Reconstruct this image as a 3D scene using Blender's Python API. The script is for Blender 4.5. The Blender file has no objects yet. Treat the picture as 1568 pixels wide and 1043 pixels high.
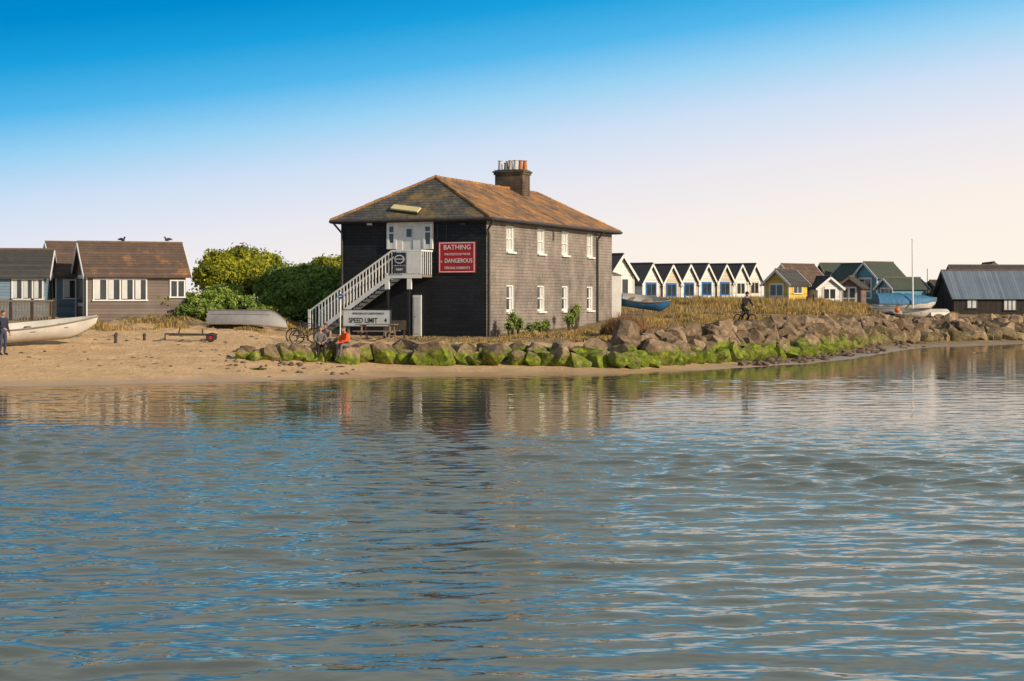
import bpy, bmesh, math, random
import numpy as np
from mathutils import Vector, Matrix, noise
random.seed(7); rng=np.random.RandomState(7)
F=2500.0; HC=3.0; HY=457.0; CX=784.0
scene=bpy.context.scene
def W(px,py,d): return Vector(((px-CX)/F*d, d, HC-(py-HY)/F*d))
def lin(c):
    return tuple(((v/255)/12.92 if v/255<=0.04045 else ((v/255+0.055)/1.055)**2.4) for v in c)

# ------------------------------------------------------------ materials
def nt(m):
    m.use_nodes=True; n=m.node_tree.nodes; l=m.node_tree.links; return n,l,n['Principled BSDF']
def pm(name,c1,c2=None,scale=3.0,rough=0.8,bump=0.0,bscale=20.0,metal=0.0,boards=None,stretch=(1,1,1),contrast=0.2,spec=0.3,c3=None,s3=1.0,t3=0.6):
    m=bpy.data.materials.new(name); n,l,b=nt(m)
    b.inputs['Roughness'].default_value=rough; b.inputs['Metallic'].default_value=metal
    b.inputs['Specular IOR Level'].default_value=spec
    if c2 is None: c2=tuple(x*0.75 for x in c1)
    tc=n.new('ShaderNodeTexCoord'); mp=n.new('ShaderNodeMapping'); mp.inputs['Scale'].default_value=stretch
    l.new(tc.outputs['Object'],mp.inputs['Vector'])
    t=n.new('ShaderNodeTexNoise'); t.inputs['Scale'].default_value=scale; t.inputs['Detail'].default_value=6; t.inputs['Roughness'].default_value=0.65
    l.new(mp.outputs[0],t.inputs['Vector'])
    r=n.new('ShaderNodeValToRGB'); r.color_ramp.elements[0].position=0.5-contrast; r.color_ramp.elements[1].position=0.5+contrast
    r.color_ramp.elements[0].color=(*c1,1); r.color_ramp.elements[1].color=(*c2,1)
    l.new(t.outputs['Fac'],r.inputs['Fac']); col=r.outputs['Color']
    if c3 is not None:
        t3n=n.new('ShaderNodeTexNoise'); t3n.inputs['Scale'].default_value=s3; t3n.inputs['Detail'].default_value=8; t3n.inputs['Roughness'].default_value=0.7
        l.new(tc.outputs['Object'],t3n.inputs['Vector'])
        mr=n.new('ShaderNodeMapRange'); mr.inputs['From Min'].default_value=t3-0.07; mr.inputs['From Max'].default_value=t3+0.07
        l.new(t3n.outputs['Fac'],mr.inputs['Value'])
        mx=n.new('ShaderNodeMixRGB'); mx.inputs['Color2'].default_value=(*c3,1)
        l.new(mr.outputs[0],mx.inputs['Fac']); l.new(col,mx.inputs['Color1']); col=mx.outputs[0]
    hgt=None
    if boards:
        ax,per,depth=boards
        sp=n.new('ShaderNodeVectorMath'); sp.operation='DOT_PRODUCT'
        sp.inputs[1].default_value={'Z':(0,0,1),'X':(1,0,0),'Y':(0,1,0)}.get(ax,(0,0,0)) if isinstance(ax,str) else ax
        l.new(tc.outputs['Object'],sp.inputs[0])
        dv=n.new('ShaderNodeMath'); dv.operation='DIVIDE'; dv.inputs[1].default_value=per; l.new(sp.outputs['Value'],dv.inputs[0])
        fr=n.new('ShaderNodeMath'); fr.operation='FRACT'; l.new(dv.outputs[0],fr.inputs[0])
        lt=n.new('ShaderNodeMapRange'); lt.inputs['From Min'].default_value=0.0; lt.inputs['From Max'].default_value=0.18
        lt.inputs['To Min'].default_value=0.45; lt.inputs['To Max'].default_value=1.0; l.new(fr.outputs[0],lt.inputs['Value'])
        fl=n.new('ShaderNodeMath'); fl.operation='FLOOR'; l.new(dv.outputs[0],fl.inputs[0])
        wn=n.new('ShaderNodeTexWhiteNoise'); wn.noise_dimensions='1D'; l.new(fl.outputs[0],wn.inputs['W'])
        wr=n.new('ShaderNodeMapRange'); wr.inputs['To Min'].default_value=0.82; wr.inputs['To Max'].default_value=1.12; l.new(wn.outputs['Value'],wr.inputs['Value'])
        ml=n.new('ShaderNodeMath'); ml.operation='MULTIPLY'; l.new(lt.outputs[0],ml.inputs[0]); l.new(wr.outputs[0],ml.inputs[1])
        vm=n.new('ShaderNodeVectorMath'); vm.operation='SCALE'; l.new(col,vm.inputs[0]); l.new(ml.outputs[0],vm.inputs['Scale']); col=vm.outputs[0]
        bb=n.new('ShaderNodeBump'); bb.inputs['Distance'].default_value=depth; bb.inputs['Strength'].default_value=1
        l.new(fr.outputs[0],bb.inputs['Height']); hgt=bb.outputs[0]
    if bump>0:
        t2=n.new('ShaderNodeTexNoise'); t2.inputs['Scale'].default_value=bscale; t2.inputs['Detail'].default_value=5
        l.new(tc.outputs['Object'],t2.inputs['Vector'])
        b2=n.new('ShaderNodeBump'); b2.inputs['Distance'].default_value=bump; b2.inputs['Strength'].default_value=1
        l.new(t2.outputs['Fac'],b2.inputs['Height'])
        if hgt: l.new(hgt,b2.inputs['Normal'])
        hgt=b2.outputs[0]
    if hgt: l.new(hgt,b.inputs['Normal'])
    l.new(col,b.inputs['Base Color'])
    return m

def brickmat(name,c1,c2,cm,udir,bump=0.01,c3=None,bw=0.46,rh=0.15,rough=0.85):
    m=bpy.data.materials.new(name); n,l,b=nt(m); b.inputs['Roughness'].default_value=rough; b.inputs['Specular IOR Level'].default_value=0.25
    tc=n.new('ShaderNodeTexCoord'); d=n.new('ShaderNodeVectorMath'); d.operation='DOT_PRODUCT'; d.inputs[1].default_value=udir
    l.new(tc.outputs['Object'],d.inputs[0]); s=n.new('ShaderNodeSeparateXYZ'); l.new(tc.outputs['Object'],s.inputs[0])
    c=n.new('ShaderNodeCombineXYZ'); l.new(d.outputs['Value'],c.inputs[0]); l.new(s.outputs['Z'],c.inputs[1])
    br=n.new('ShaderNodeTexBrick'); br.inputs['Scale'].default_value=1.0; br.inputs['Brick Width'].default_value=bw; br.inputs['Row Height'].default_value=rh
    br.inputs['Mortar Size'].default_value=0.012; br.inputs['Mortar Smooth'].default_value=0.3
    br.inputs['Color1'].default_value=(*c1,1); br.inputs['Color2'].default_value=(*c2,1); br.inputs['Mortar'].default_value=(*cm,1)
    l.new(c.outputs[0],br.inputs['Vector'])
    t=n.new('ShaderNodeTexNoise'); t.inputs['Scale'].default_value=0.9; t.inputs['Detail'].default_value=8; t.inputs['Roughness'].default_value=0.7
    mp=n.new('ShaderNodeMapping'); mp.inputs['Scale'].default_value=(1,1,0.45); l.new(tc.outputs['Object'],mp.inputs[0]); l.new(mp.outputs[0],t.inputs['Vector'])
    r=n.new('ShaderNodeMapRange'); r.inputs['From Min'].default_value=0.3; r.inputs['From Max'].default_value=0.7; r.inputs['To Min'].default_value=0.6; r.inputs['To Max'].default_value=1.35
    l.new(t.outputs['Fac'],r.inputs['Value'])
    vm=n.new('ShaderNodeVectorMath'); vm.operation='SCALE'; l.new(br.outputs['Color'],vm.inputs[0]); l.new(r.outputs[0],vm.inputs['Scale']); col=vm.outputs[0]
    if c3 is not None:
        t3=n.new('ShaderNodeTexNoise'); t3.inputs['Scale'].default_value=1.1; t3.inputs['Detail'].default_value=9; t3.inputs['Roughness'].default_value=0.75; l.new(tc.outputs['Object'],t3.inputs['Vector'])
        q=n.new('ShaderNodeMapRange'); q.inputs['From Min'].default_value=c3[3]-0.1; q.inputs['From Max'].default_value=c3[3]+0.12; l.new(t3.outputs['Fac'],q.inputs['Value'])
        mx=n.new('ShaderNodeMixRGB'); mx.inputs['Color2'].default_value=(*c3[:3],1); l.new(q.outputs[0],mx.inputs['Fac']); l.new(col,mx.inputs['Color1']); col=mx.outputs[0]
    l.new(col,b.inputs['Base Color'])
    bp=n.new('ShaderNodeBump'); bp.inputs['Distance'].default_value=bump; bp.invert=True; l.new(br.outputs['Fac'],bp.inputs['Height']); l.new(bp.outputs[0],b.inputs['Normal'])
    return m
def foliage_mat(name,c1,c2,transl=0.3):
    m=bpy.data.materials.new(name); n,l,b=nt(m)
    g=n.new('ShaderNodeNewGeometry'); r=n.new('ShaderNodeValToRGB'); r.color_ramp.elements[0].color=(*c1,1); r.color_ramp.elements[1].color=(*c2,1)
    tc=n.new('ShaderNodeTexCoord'); t=n.new('ShaderNodeTexNoise'); t.inputs['Scale'].default_value=1.3; l.new(tc.outputs['Object'],t.inputs['Vector'])
    a=n.new('ShaderNodeMath'); a.operation='MULTIPLY_ADD'; a.inputs[1].default_value=0.6; 
    l.new(g.outputs['Random Per Island'],a.inputs[0])
    s=n.new('ShaderNodeMath'); s.operation='MULTIPLY_ADD'; s.inputs[1].default_value=1.6; s.inputs[2].default_value=-0.6; l.new(t.outputs['Fac'],s.inputs[0]); l.new(s.outputs[0],a.inputs[2])
    l.new(a.outputs[0],r.inputs['Fac']); l.new(r.outputs[0],b.inputs['Base Color']); b.inputs['Roughness'].default_value=0.55; b.inputs['Specular IOR Level'].default_value=0.25
    tr=n.new('ShaderNodeBsdfTranslucent'); l.new(r.outputs[0],tr.inputs['Color']); mx=n.new('ShaderNodeMixShader'); mx.inputs[0].default_value=transl
    l.new(b.outputs[0],mx.inputs[1]); l.new(tr.outputs[0],mx.inputs[2]); l.new(mx.outputs[0],n['Material Output'].inputs['Surface'])
    return m

white=pm('white_paint',(0.74,0.73,0.69),(0.60,0.59,0.55),scale=2.5,rough=0.5)
glass=pm('window_glass',(0.02,0.025,0.03),(0.05,0.055,0.06),scale=1.2,rough=0.08,spec=0.6)
blind=pm('window_blind',(0.62,0.61,0.58),(0.5,0.5,0.48),scale=2,rough=0.3,spec=0.5)
blackp=pm('black_paint',(0.012,0.013,0.016),(0.025,0.025,0.028),scale=1.5,rough=0.6)
dgrey=pm('dark_metal',(0.04,0.04,0.045),(0.08,0.075,0.07),rough=0.5,metal=0.3)
steel=pm('galvanised_steel',(0.35,0.36,0.37),(0.25,0.25,0.26),rough=0.4,metal=0.6)
wood=pm('weathered_wood',(0.26,0.20,0.14),(0.15,0.12,0.09),scale=4,rough=0.85,bump=0.01)
woodd=pm('dark_wood',(0.07,0.055,0.045),(0.04,0.03,0.025),scale=4,rough=0.85,bump=0.01)
rubber=pm('rubber',(0.02,0.02,0.02),(0.035,0.033,0.03),rough=0.8)
redp=pm('red_sign_paint',(0.42,0.015,0.02),(0.32,0.012,0.018),rough=0.45)
bluep=pm('blue_paint',(0.03,0.16,0.42),(0.02,0.11,0.3),rough=0.5)
terracotta=pm('terracotta',(0.45,0.17,0.07),(0.3,0.12,0.06),rough=0.8)
orangep=pm('orange_plastic',(0.7,0.14,0.02),(0.6,0.1,0.02),rough=0.4)
skin=pm('skin',(0.50,0.27,0.18),(0.42,0.22,0.14),scale=10,rough=0.5)
hairm=pm('hair',(0.05,0.03,0.02),(0.1,0.06,0.035),scale=30,rough=0.6)
eyem=pm('eye',(0.02,0.015,0.01),(0.03,0.02,0.015),rough=0.2)

# ------------------------------------------------------------ mesh builder
def empty(name,loc=(0,0,0)):
    e=bpy.data.objects.new(name,None); e.empty_display_size=0.3; e.location=loc; scene.collection.objects.link(e); return e
class MB:
    def __init__(s): s.v=[];s.f=[];s.m=[];s.sm=[]
    def add(s,vs,fs,mi=0,smooth=False):
        o=len(s.v); s.v+= [tuple(x) for x in vs]
        for f in fs: s.f.append(tuple(i+o for i in f)); s.m.append(mi); s.sm.append(smooth)
    def obox(s,c,ax,hs,mi=0):
        a=[Vector(x)*h for x,h in zip(ax,hs)]; c=Vector(c)
        vs=[c+a[0]*i+a[1]*j+a[2]*k for i in(-1,1) for j in(-1,1) for k in(-1,1)]
        s.add(vs,[(0,1,3,2),(4,6,7,5),(0,4,5,1),(2,3,7,6),(0,2,6,4),(1,5,7,3)],mi)
    def box(s,lo,hi,mi=0):
        c=[(a+b)/2 for a,b in zip(lo,hi)]; s.obox(c,((1,0,0),(0,1,0),(0,0,1)),[abs(b-a)/2 for a,b in zip(lo,hi)],mi)
    def beam(s,p,q,w,h,mi=0,up=(0,0,1)):
        p=Vector(p);q=Vector(q);d=(q-p); L=d.length; d.normalize(); sd=d.cross(Vector(up))
        if sd.length<1e-4: sd=d.cross(Vector((1,0,0)))
        sd.normalize(); u=sd.cross(d); s.obox((p+q)/2,(d,sd,u),(L/2,w/2,h/2),mi)
    def tube(s,p,q,r0,r1=None,mi=0,n=8,smooth=True):
        if r1 is None: r1=r0
        p=Vector(p);q=Vector(q);d=(q-p).normalized(); a=d.orthogonal().normalized(); b=d.cross(a)
        vs=[];
        for c,r in((p,r0),(q,r1)):
            for i in range(n):
                t=2*math.pi*i/n; vs.append(c+a*math.cos(t)*r+b*math.sin(t)*r)
        s.add(vs,[(i,(i+1)%n,n+(i+1)%n,n+i) for i in range(n)],mi,smooth)
        s.add(vs[:n],[tuple(range(n))[::-1]],mi); s.add(vs[n:],[tuple(range(n))],mi)
    def path(s,pts,rs,mi=0,n=6):
        for i in range(len(pts)-1): 
            s.tube(pts[i],pts[i+1],rs[i],rs[i+1],mi,n)
    def sphere(s,c,r,mi=0,nu=12,nv=8,M=None,cut=None):
        c=Vector(c); vs=[];
        if not hasattr(r,'__len__'): r=(r,r,r)
        for j in range(nv+1):
            ph=math.pi*j/nv
            for i in range(nu):
                th=2*math.pi*i/nu; p=Vector((r[0]*math.sin(ph)*math.cos(th),r[1]*math.sin(ph)*math.sin(th),r[2]*math.cos(ph)))
                if M: p=M@p
                vs.append(c+p)
        fs=[]
        for j in range(nv):
            for i in range(nu): fs.append((j*nu+i,(j+1)*nu+i,(j+1)*nu+(i+1)%nu,j*nu+(i+1)%nu))
        s.add(vs,fs,mi,True)
    def ring(s,c,ax,R,r,mi=0,n=24,k=6):
        c=Vector(c);ax=Vector(ax).normalized();a=ax.orthogonal().normalized();b=ax.cross(a);vs=[];fs=[]
        for i in range(n):
            t=2*math.pi*i/n; d=a*math.cos(t)+b*math.sin(t)
            for j in range(k):
                u=2*math.pi*j/k; vs.append(c+d*(R+r*math.cos(u))+ax*r*math.sin(u))
        for i in range(n):
            for j in range(k): fs.append((i*k+j,((i+1)%n)*k+j,((i+1)%n)*k+(j+1)%k,i*k+(j+1)%k))
        s.add(vs,fs,mi,True)
    def done(s,name,mats,parent=None,M=None,bevel=0):
        me=bpy.data.meshes.new(name); vs=s.v
        if M is not None: vs=[M@Vector(x) for x in vs]
        me.from_pydata([tuple(x) for x in vs],[],s.f)
        for m in mats: me.materials.append(m)
        me.polygons.foreach_set('material_index',s.m); me.polygons.foreach_set('use_smooth',s.sm); me.update()
        o=bpy.data.objects.new(name,me); scene.collection.objects.link(o)
        if parent is not None: o.parent=parent
        if bevel:
            b=o.modifiers.new('Bevel','BEVEL'); b.width=bevel; b.segments=2; b.limit_method='ANGLE'
        return o
def npmesh(name,V,Fc,mat,parent=None,smooth=False,quad=True):
    me=bpy.data.meshes.new(name); k=Fc.shape[1]
    me.vertices.add(len(V)); me.vertices.foreach_set('co',np.ascontiguousarray(V,dtype=np.float32).ravel())
    me.loops.add(Fc.size); me.loops.foreach_set('vertex_index',Fc.astype(np.int32).ravel())
    me.polygons.add(len(Fc)); me.polygons.foreach_set('loop_start',np.arange(0,Fc.size,k,dtype=np.int32))
    try: me.polygons.foreach_set('loop_total',np.full(len(Fc),k,dtype=np.int32))
    except Exception: pass
    me.update(calc_edges=True)
    if smooth: me.polygons.foreach_set('use_smooth',np.ones(len(Fc),dtype=bool))
    else: me.polygons.foreach_set('use_smooth',np.zeros(len(Fc),dtype=bool))
    me.validate()
    me.materials.append(mat); o=bpy.data.objects.new(name,me); scene.collection.objects.link(o)
    if parent is not None: o.parent=parent
    return o

# ------------------------------------------------------------ noise + terrain
LAT=rng.rand(256,256)
def vn(x,y,s=1.0,o=0):
    x=np.asarray(x,dtype=float)*s+o*17.3; y=np.asarray(y,dtype=float)*s+o*9.1
    xi=np.floor(x).astype(int); yi=np.floor(y).astype(int); fx=x-xi; fy=y-yi
    fx=fx*fx*(3-2*fx); fy=fy*fy*(3-2*fy)
    a=LAT[xi%256,yi%256];b=LAT[(xi+1)%256,yi%256];c=LAT[xi%256,(yi+1)%256];d=LAT[(xi+1)%256,(yi+1)%256]
    return (a*(1-fx)+b*fx)*(1-fy)+(c*(1-fx)+d*fx)*fy
def fbm(x,y,s=1.0,o=0,k=4):
    t=0;a=1;n=0
    for i in range(k): t=t+a*vn(x,y,s*2**i,o+i); n+=a; a*=0.5
    return t/n
ST=[(-500,[(30,-1.5),(50,0),(57,.8),(64,1.3),(74,1.9),(80,2.0),(100,2.0),(250,1.9)]),
(0,[(35,-1.5),(55.5,0),(62,.8),(68,1.25),(76,1.9),(82,2.0),(100,2.0),(250,1.9)]),
(200,[(35,-1.5),(57.3,0),(63.5,.72),(69,1.15),(75.5,1.85),(82,2.0),(100,2.0),(250,1.9)]),
(400,[(38,-1.5),(59.5,0),(64.5,.55),(69,1.05),(75,1.55),(80,2.1),(100,2.0),(250,1.9)]),
(500,[(38,-1.5),(60.8,0),(66,.45),(70.0,1.0),(74,1.2),(80,1.4),(100,1.9),(250,1.9)]),
(600,[(40,-1.5),(62,0),(67,.30),(70,1.0),(75,1.25),(82,1.25),(100,1.6),(250,1.9)]),
(800,[(40,-1.5),(64.2,0),(67,.25),(70,1.0),(76,1.25),(90,1.3),(105,1.9),(250,1.9)]),
(950,[(40,-1.5),(65.0,0),(66.8,.18),(70.5,1.1),(78,1.4),(95,2.1),(112,2.6),(250,2.0)]),
(1100,[(46,-1.5),(69.3,0),(72.8,.15),(77,1.3),(83,1.75),(100,2.3),(118,2.7),(250,2.0)]),
(1240,[(53,-1.5),(75,0),(81.5,.12),(87,1.4),(94,1.95),(110,2.45),(125,2.6),(250,2.0)]),
(1330,[(59,-1.5),(84,0),(97,.3),(103,1.35),(112,1.9),(120,2.1),(130,2.2),(250,2.0)]),
(1400,[(70,-1.5),(98,0),(104,.25),(110,1.3),(116,1.75),(122,1.9),(130,2.0),(250,2.0)]),
(1568,[(80,-1.5),(108.5,0),(112,.2),(117,1.15),(123,1.5),(130,1.7),(140,1.9),(250,2.0)]),
(2300,[(90,-1.5),(118,0),(122,.2),(127,1.2),(133,1.5),(140,1.7),(150,1.9),(250,2.0)])]
SPX=np.array([s[0] for s in ST],float); SD=np.array([[p[0] for p in s[1]] for s in ST]); SZ=np.array([[p[1] for p in s[1]] for s in ST])
def band(px,k): return float(np.interp(px,SPX,SD[:,k])), float(np.interp(px,SPX,SZ[:,k]))
def terr_arr(X,Y):
    X=np.asarray(X,float);Y=np.asarray(Y,float); T=np.clip(CX+F*X/np.maximum(Y,5),-500,2300)
    D=[np.interp(T,SPX,SD[:,k]) for k in range(8)]; Z=[np.interp(T,SPX,SZ[:,k]) for k in range(8)]
    z=np.where(Y<D[0],Z[0],Z[7])
    for k in range(7):
        m=(Y>=D[k])&(Y<D[k+1]); t=(Y-D[k])/np.maximum(D[k+1]-D[k],1e-3); z=np.where(m,Z[k]*(1-t)+Z[k+1]*t,z)
    amp=np.clip((z-0.02)/0.6,0,1)
    n1=(fbm(X,Y,0.45,1)-0.5)*0.22*np.clip((z-0.5)/1.0,0.1,1); n2=(fbm(X,Y,2.2,5,3)-0.5)*0.16
    dune=np.clip((Y-71)/4,0,1)*np.clip((470-T)/60,0,1)*np.clip((T+100)/200,0,1)
    n3=(fbm(X,Y,0.8,9,4)-0.5)*0.9*dune*np.clip((84-Y)/3,0,1)
    und=(fbm(X*0.35,Y,0.5,3,3)-0.5)*0.10*np.exp(-(z/0.25)**2)
    return z+amp*(n1+n2+n3)+und
def terr(x,y): return float(terr_arr(np.array([x]),np.array([y]))[0])
def G(px,d):
    x=(px-CX)/F*d; return Vector((x,d,terr(x,d)))

def axis(parts):
    out=[]
    for a,b,n in parts: out+=list(np.linspace(a,b,n,endpoint=False))
    out.append(parts[-1][1]); return np.array(out)
def grid(xs,ys):
    X,Y=np.meshgrid(xs,ys); nx=len(xs);ny=len(ys)
    i=np.arange(nx-1)[None,:]+np.arange(ny-1)[:,None]*nx; i=i.ravel()
    return X,Y,np.stack([i,i+1,i+1+nx,i+nx],1)
xs=axis([(-3000,-200,14),(-200,-60,28),(-60,60,400),(60,200,40),(200,3000,14)]); ys=axis([(-200,40,10),(40,56,32),(56,95,200),(95,135,130),(135,300,40),(300,4000,14)])
X,Y,Fc=grid(xs,ys); Z=terr_arr(X,Y)
T=CX+F*X/np.maximum(Y,5)
D3=np.interp(T,SPX,SD[:,3]); 
veg=np.clip((Y-D3-0.2)/2.0,0,1)*np.clip((T-560)/100,0,1)
veg=np.maximum(veg,np.clip((Y-72.5)/4,0,1)*0.85)
veg=np.clip(veg*(0.35+1.3*fbm(X,Y,0.5,12)),0,1)
sand=bpy.data.materials.new('sand_ground'); n,l,b=nt(sand)
b.inputs['Specular IOR Level'].default_value=0.3
at=n.new('ShaderNodeAttribute'); at.attribute_name='veg'; tc=n.new('ShaderNodeTexCoord')
def noi(s,d=6,rr=0.6,v=None):
    t=n.new('ShaderNodeTexNoise'); t.inputs['Scale'].default_value=s; t.inputs['Detail'].default_value=d; t.inputs['Roughness'].default_value=rr; l.new(v or tc.outputs['Object'],t.inputs['Vector']); return t.outputs['Fac']
def ramp(f,stops):
    r=n.new('ShaderNodeValToRGB'); e=r.color_ramp.elements
    while len(e)<len(stops): e.new(0.5)
    for i,(p,c) in enumerate(stops): e[i].position=p; e[i].color=(*c,1)
    l.new(f,r.inputs['Fac']); return r.outputs['Color']
def mixc(f,a,bb,typ='MIX'):
    m=n.new('ShaderNodeMixRGB'); m.blend_type=typ
    for i,q in zip(('Fac','Color1','Color2'),(f,a,bb)):
        if isinstance(q,tuple): m.inputs[i].default_value=(*q,1)
        elif isinstance(q,(int,float)): m.inputs[i].default_value=q
        else: l.new(q,m.inputs[i])
    return m.outputs[0]
def mr(f,a,bb,c=0.,d=1.):
    m=n.new('ShaderNodeMapRange')
    for i,q in zip(('From Min','From Max','To Min','To Max'),(a,bb,c,d)): m.inputs[i].default_value=q
    l.new(f,m.inputs['Value']); return m.outputs[0]
def mth(op,a,bb):
    m=n.new('ShaderNodeMath'); m.operation=op
    for i,q in enumerate((a,bb)):
        if isinstance(q,(int,float)): m.inputs[i].default_value=q
        else: l.new(q,m.inputs[i])
    return m.outputs[0]
base=ramp(noi(0.7,8,0.7),[(0.3,(0.50,0.315,0.16)),(0.55,(0.64,0.42,0.22)),(0.75,(0.72,0.50,0.28))])
speck=mr(noi(6,6,0.8),0.56,0.68); base=mixc(mth('MULTIPLY',speck,0.7),base,(0.17,0.10,0.055))
vg=ramp(noi(2.5,8,0.75),[(0.3,(0.08,0.07,0.03)),(0.5,(0.24,0.17,0.09)),(0.7,(0.44,0.32,0.19))])
col=mixc(mr(at.outputs['Fac'],0.25,0.7),base,vg)
sx=n.new('ShaderNodeSeparateXYZ'); l.new(tc.outputs['Object'],sx.inputs[0])
zz=mth('ADD',sx.outputs['Z'],mr(noi(0.6),0.3,0.7,-0.05,0.05))
wet=mr(zz,0.05,0.2,1,0); col=mixc(mth('MULTIPLY',wet,0.55),col,(0.28,0.185,0.11))
l.new(col,b.inputs['Base Color']); l.new(mr(wet,0,1,0.9,0.35),b.inputs['Roughness'])
bp=n.new('ShaderNodeBump'); bp.inputs['Distance'].default_value=0.16
l.new(noi(3.0,8,0.7),bp.inputs['Height']); l.new(mr(wet,0,1,1,0.15),bp.inputs['Strength']); l.new(bp.outputs[0],b.inputs['Normal'])
gr=npmesh('ground',np.stack([X.ravel(),Y.ravel(),Z.ravel()],1),Fc,sand,smooth=True)
a=gr.data.attributes.new('veg','FLOAT','POINT'); a.data.foreach_set('value',veg.ravel().astype(np.float32))

# ------------------------------------------------------------ water
xs=axis([(-4000,-100,12),(-100,-26,60),(-26,26,560),(26,100,60),(100,4000,12)])
ys=axis([(-2000,-20,8),(-20,11,40),(11,20,180),(20,38,280),(38,60,220),(60,110,150),(110,200,20)])
X,Y,Fc=grid(xs,ys); Z=np.zeros_like(X)
wr=np.random.RandomState(3)
for i in range(80):
    lam=0.30*(1.5/0.30)**(wr.rand()); k=2*math.pi/lam; th=math.radians(96+wr.randn()*26); a_=0.017*math.sqrt(2)/k
    if lam>.9: a_*=0.8
    ph=wr.rand()*6.28
    Z+=a_*np.sin(k*(math.cos(th)*X+math.sin(th)*Y)+ph+1.2*vn(X,Y,0.15,i))
env=(0.35+1.3*fbm(X*0.5,Y,0.16,20,3)); edge=(fbm(X,Y*0.5,0.12,40,3)-.5)*10
env*=np.interp(Y+edge,[11,20,28,35,41,62,110],[.95,1.1,1.35,1.35,0.24,0.13,0.25])*np.where((np.abs(X)<40),1,0.3)*np.clip((130-Y)/20,0,1)*np.clip((Y+20)/20,0,1)
patch=np.clip((fbm(X*0.3,Y*0.9,0.2,31,3)-0.34)*6,0.5,1.05)
Z=Z*env*patch; Z+= 0.3*np.abs(Z)
wm=bpy.data.materials.new('water'); n,l,b=nt(wm); tc=n.new('ShaderNodeTexCoord')
mp=n.new('ShaderNodeMapping'); mp.inputs['Scale'].default_value=(0.6,1,1); l.new(tc.outputs['Object'],mp.inputs[0])
h=mth('ADD',mth('MULTIPLY',noi(5,2,0.45,mp.outputs[0]),0.6),mth('MULTIPLY',noi(2.2,2,0.5,mp.outputs[0]),1.8))
sx=n.new('ShaderNodeSeparateXYZ'); l.new(tc.outputs['Object'],sx.inputs[0])
bp=n.new('ShaderNodeBump'); bp.inputs['Distance'].default_value=0.016; l.new(h,bp.inputs['Height']); l.new(mr(sx.outputs['Y'],35,44,1,0.2),bp.inputs['Strength'])
n.remove(b); gls=n.new('ShaderNodeBsdfGlossy'); gls.inputs['Roughness'].default_value=0.04; gls.inputs['Color'].default_value=(1,.92,.80,1); l.new(bp.outputs[0],gls.inputs['Normal'])
df=n.new('ShaderNodeBsdfDiffuse'); df.inputs['Color'].default_value=(.085,.10,.088,1)
fn=n.new('ShaderNodeFresnel'); fn.inputs['IOR'].default_value=1.85; l.new(bp.outputs[0],fn.inputs['Normal'])
mx=n.new('ShaderNodeMixShader'); l.new(fn.outputs[0],mx.inputs[0]); l.new(df.outputs[0],mx.inputs[1]); l.new(gls.outputs[0],mx.inputs[2]); l.new(mx.outputs[0],n['Material Output'].inputs['Surface'])
npmesh('water',np.stack([X.ravel(),Y.ravel(),Z.ravel()],1),Fc,wm,smooth=True)

# ------------------------------------------------------------ boulders
rockm=bpy.data.materials.new('boulder_stone'); n,l,b=nt(rockm); tc=n.new('ShaderNodeTexCoord'); b.inputs['Specular IOR Level'].default_value=0.2
gm=n.new('ShaderNodeNewGeometry')
c=ramp(noi(2.6,9,0.75),[(0.3,(0.085,0.058,0.036)),(0.5,(0.23,0.16,0.098)),(0.72,(0.45,0.33,0.21))])
rv=n.new('ShaderNodeMapRange'); rv.inputs['To Min'].default_value=0.5; rv.inputs['To Max'].default_value=1.2; l.new(gm.outputs['Random Per Island'],rv.inputs['Value'])
sc=n.new('ShaderNodeVectorMath'); sc.operation='SCALE'; l.new(c,sc.inputs[0]); l.new(rv.outputs[0],sc.inputs['Scale']); c=sc.outputs[0]
sx=n.new('ShaderNodeSeparateXYZ'); l.new(tc.outputs['Object'],sx.inputs[0])
zz=mth('ADD',sx.outputs['Z'],mr(noi(0.9,5,.6),0.3,0.7,-0.36,0.36)); alg=mr(zz,0.72,0.98,1,0)
xg=mr(sx.outputs['X'],17,24,1,0.15); alg=mth('MULTIPLY',alg,xg)
alg=mth('MULTIPLY',alg,mr(noi(3.5,7,.7),0.32,0.47))
ac=ramp(noi(4,6,0.7),[(0.35,(0.04,0.06,0.008)),(0.55,(0.15,0.19,0.015)),(0.72,(0.33,0.36,0.03))])
c=mixc(alg,c,ac); dk=mr(zz,0.1,0.4,1,0); c=mixc(mth('MULTIPLY',dk,0.45),c,(0.03,0.03,0.015))
l.new(c,b.inputs['Base Color']); b.inputs['Roughness'].default_value=0.9
bp=n.new('ShaderNodeBump'); bp.inputs['Distance'].default_value=0.08; l.new(noi(5,8,0.7),bp.inputs['Height']); l.new(bp.outputs[0],b.inputs['Normal'])
def icodata(sub):
    bm=bmesh.new(); bmesh.ops.create_icosphere(bm,subdivisions=sub,radius=1); bm.verts.ensure_lookup_table()
    v=np.array([x.co[:] for x in bm.verts]); f=np.array([[y.index for y in x.verts] for x in bm.faces]); bm.free(); return v,f
IV2,IF2=icodata(2)
def rock(size,iv):
    v=iv*1.15
    for q in range(15):
        nn=rng.randn(3); nn/=np.linalg.norm(nn); o=rng.uniform(.52,.8); d=v@nn; v-=np.outer(np.maximum(0,d-o),nn)
    o=rng.rand(3)*50
    dis=np.array([noise.fractal(Vector(p*2.2+o),0.7,2.1,4) for p in v]); v*= (1+0.05*dis)[:,None]
    a=rng.rand()*6.28; R=np.array([[math.cos(a),-math.sin(a),0],[math.sin(a),math.cos(a),0],[0,0,1]])
    return (v*np.array(size)*1.38)@R.T
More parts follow.
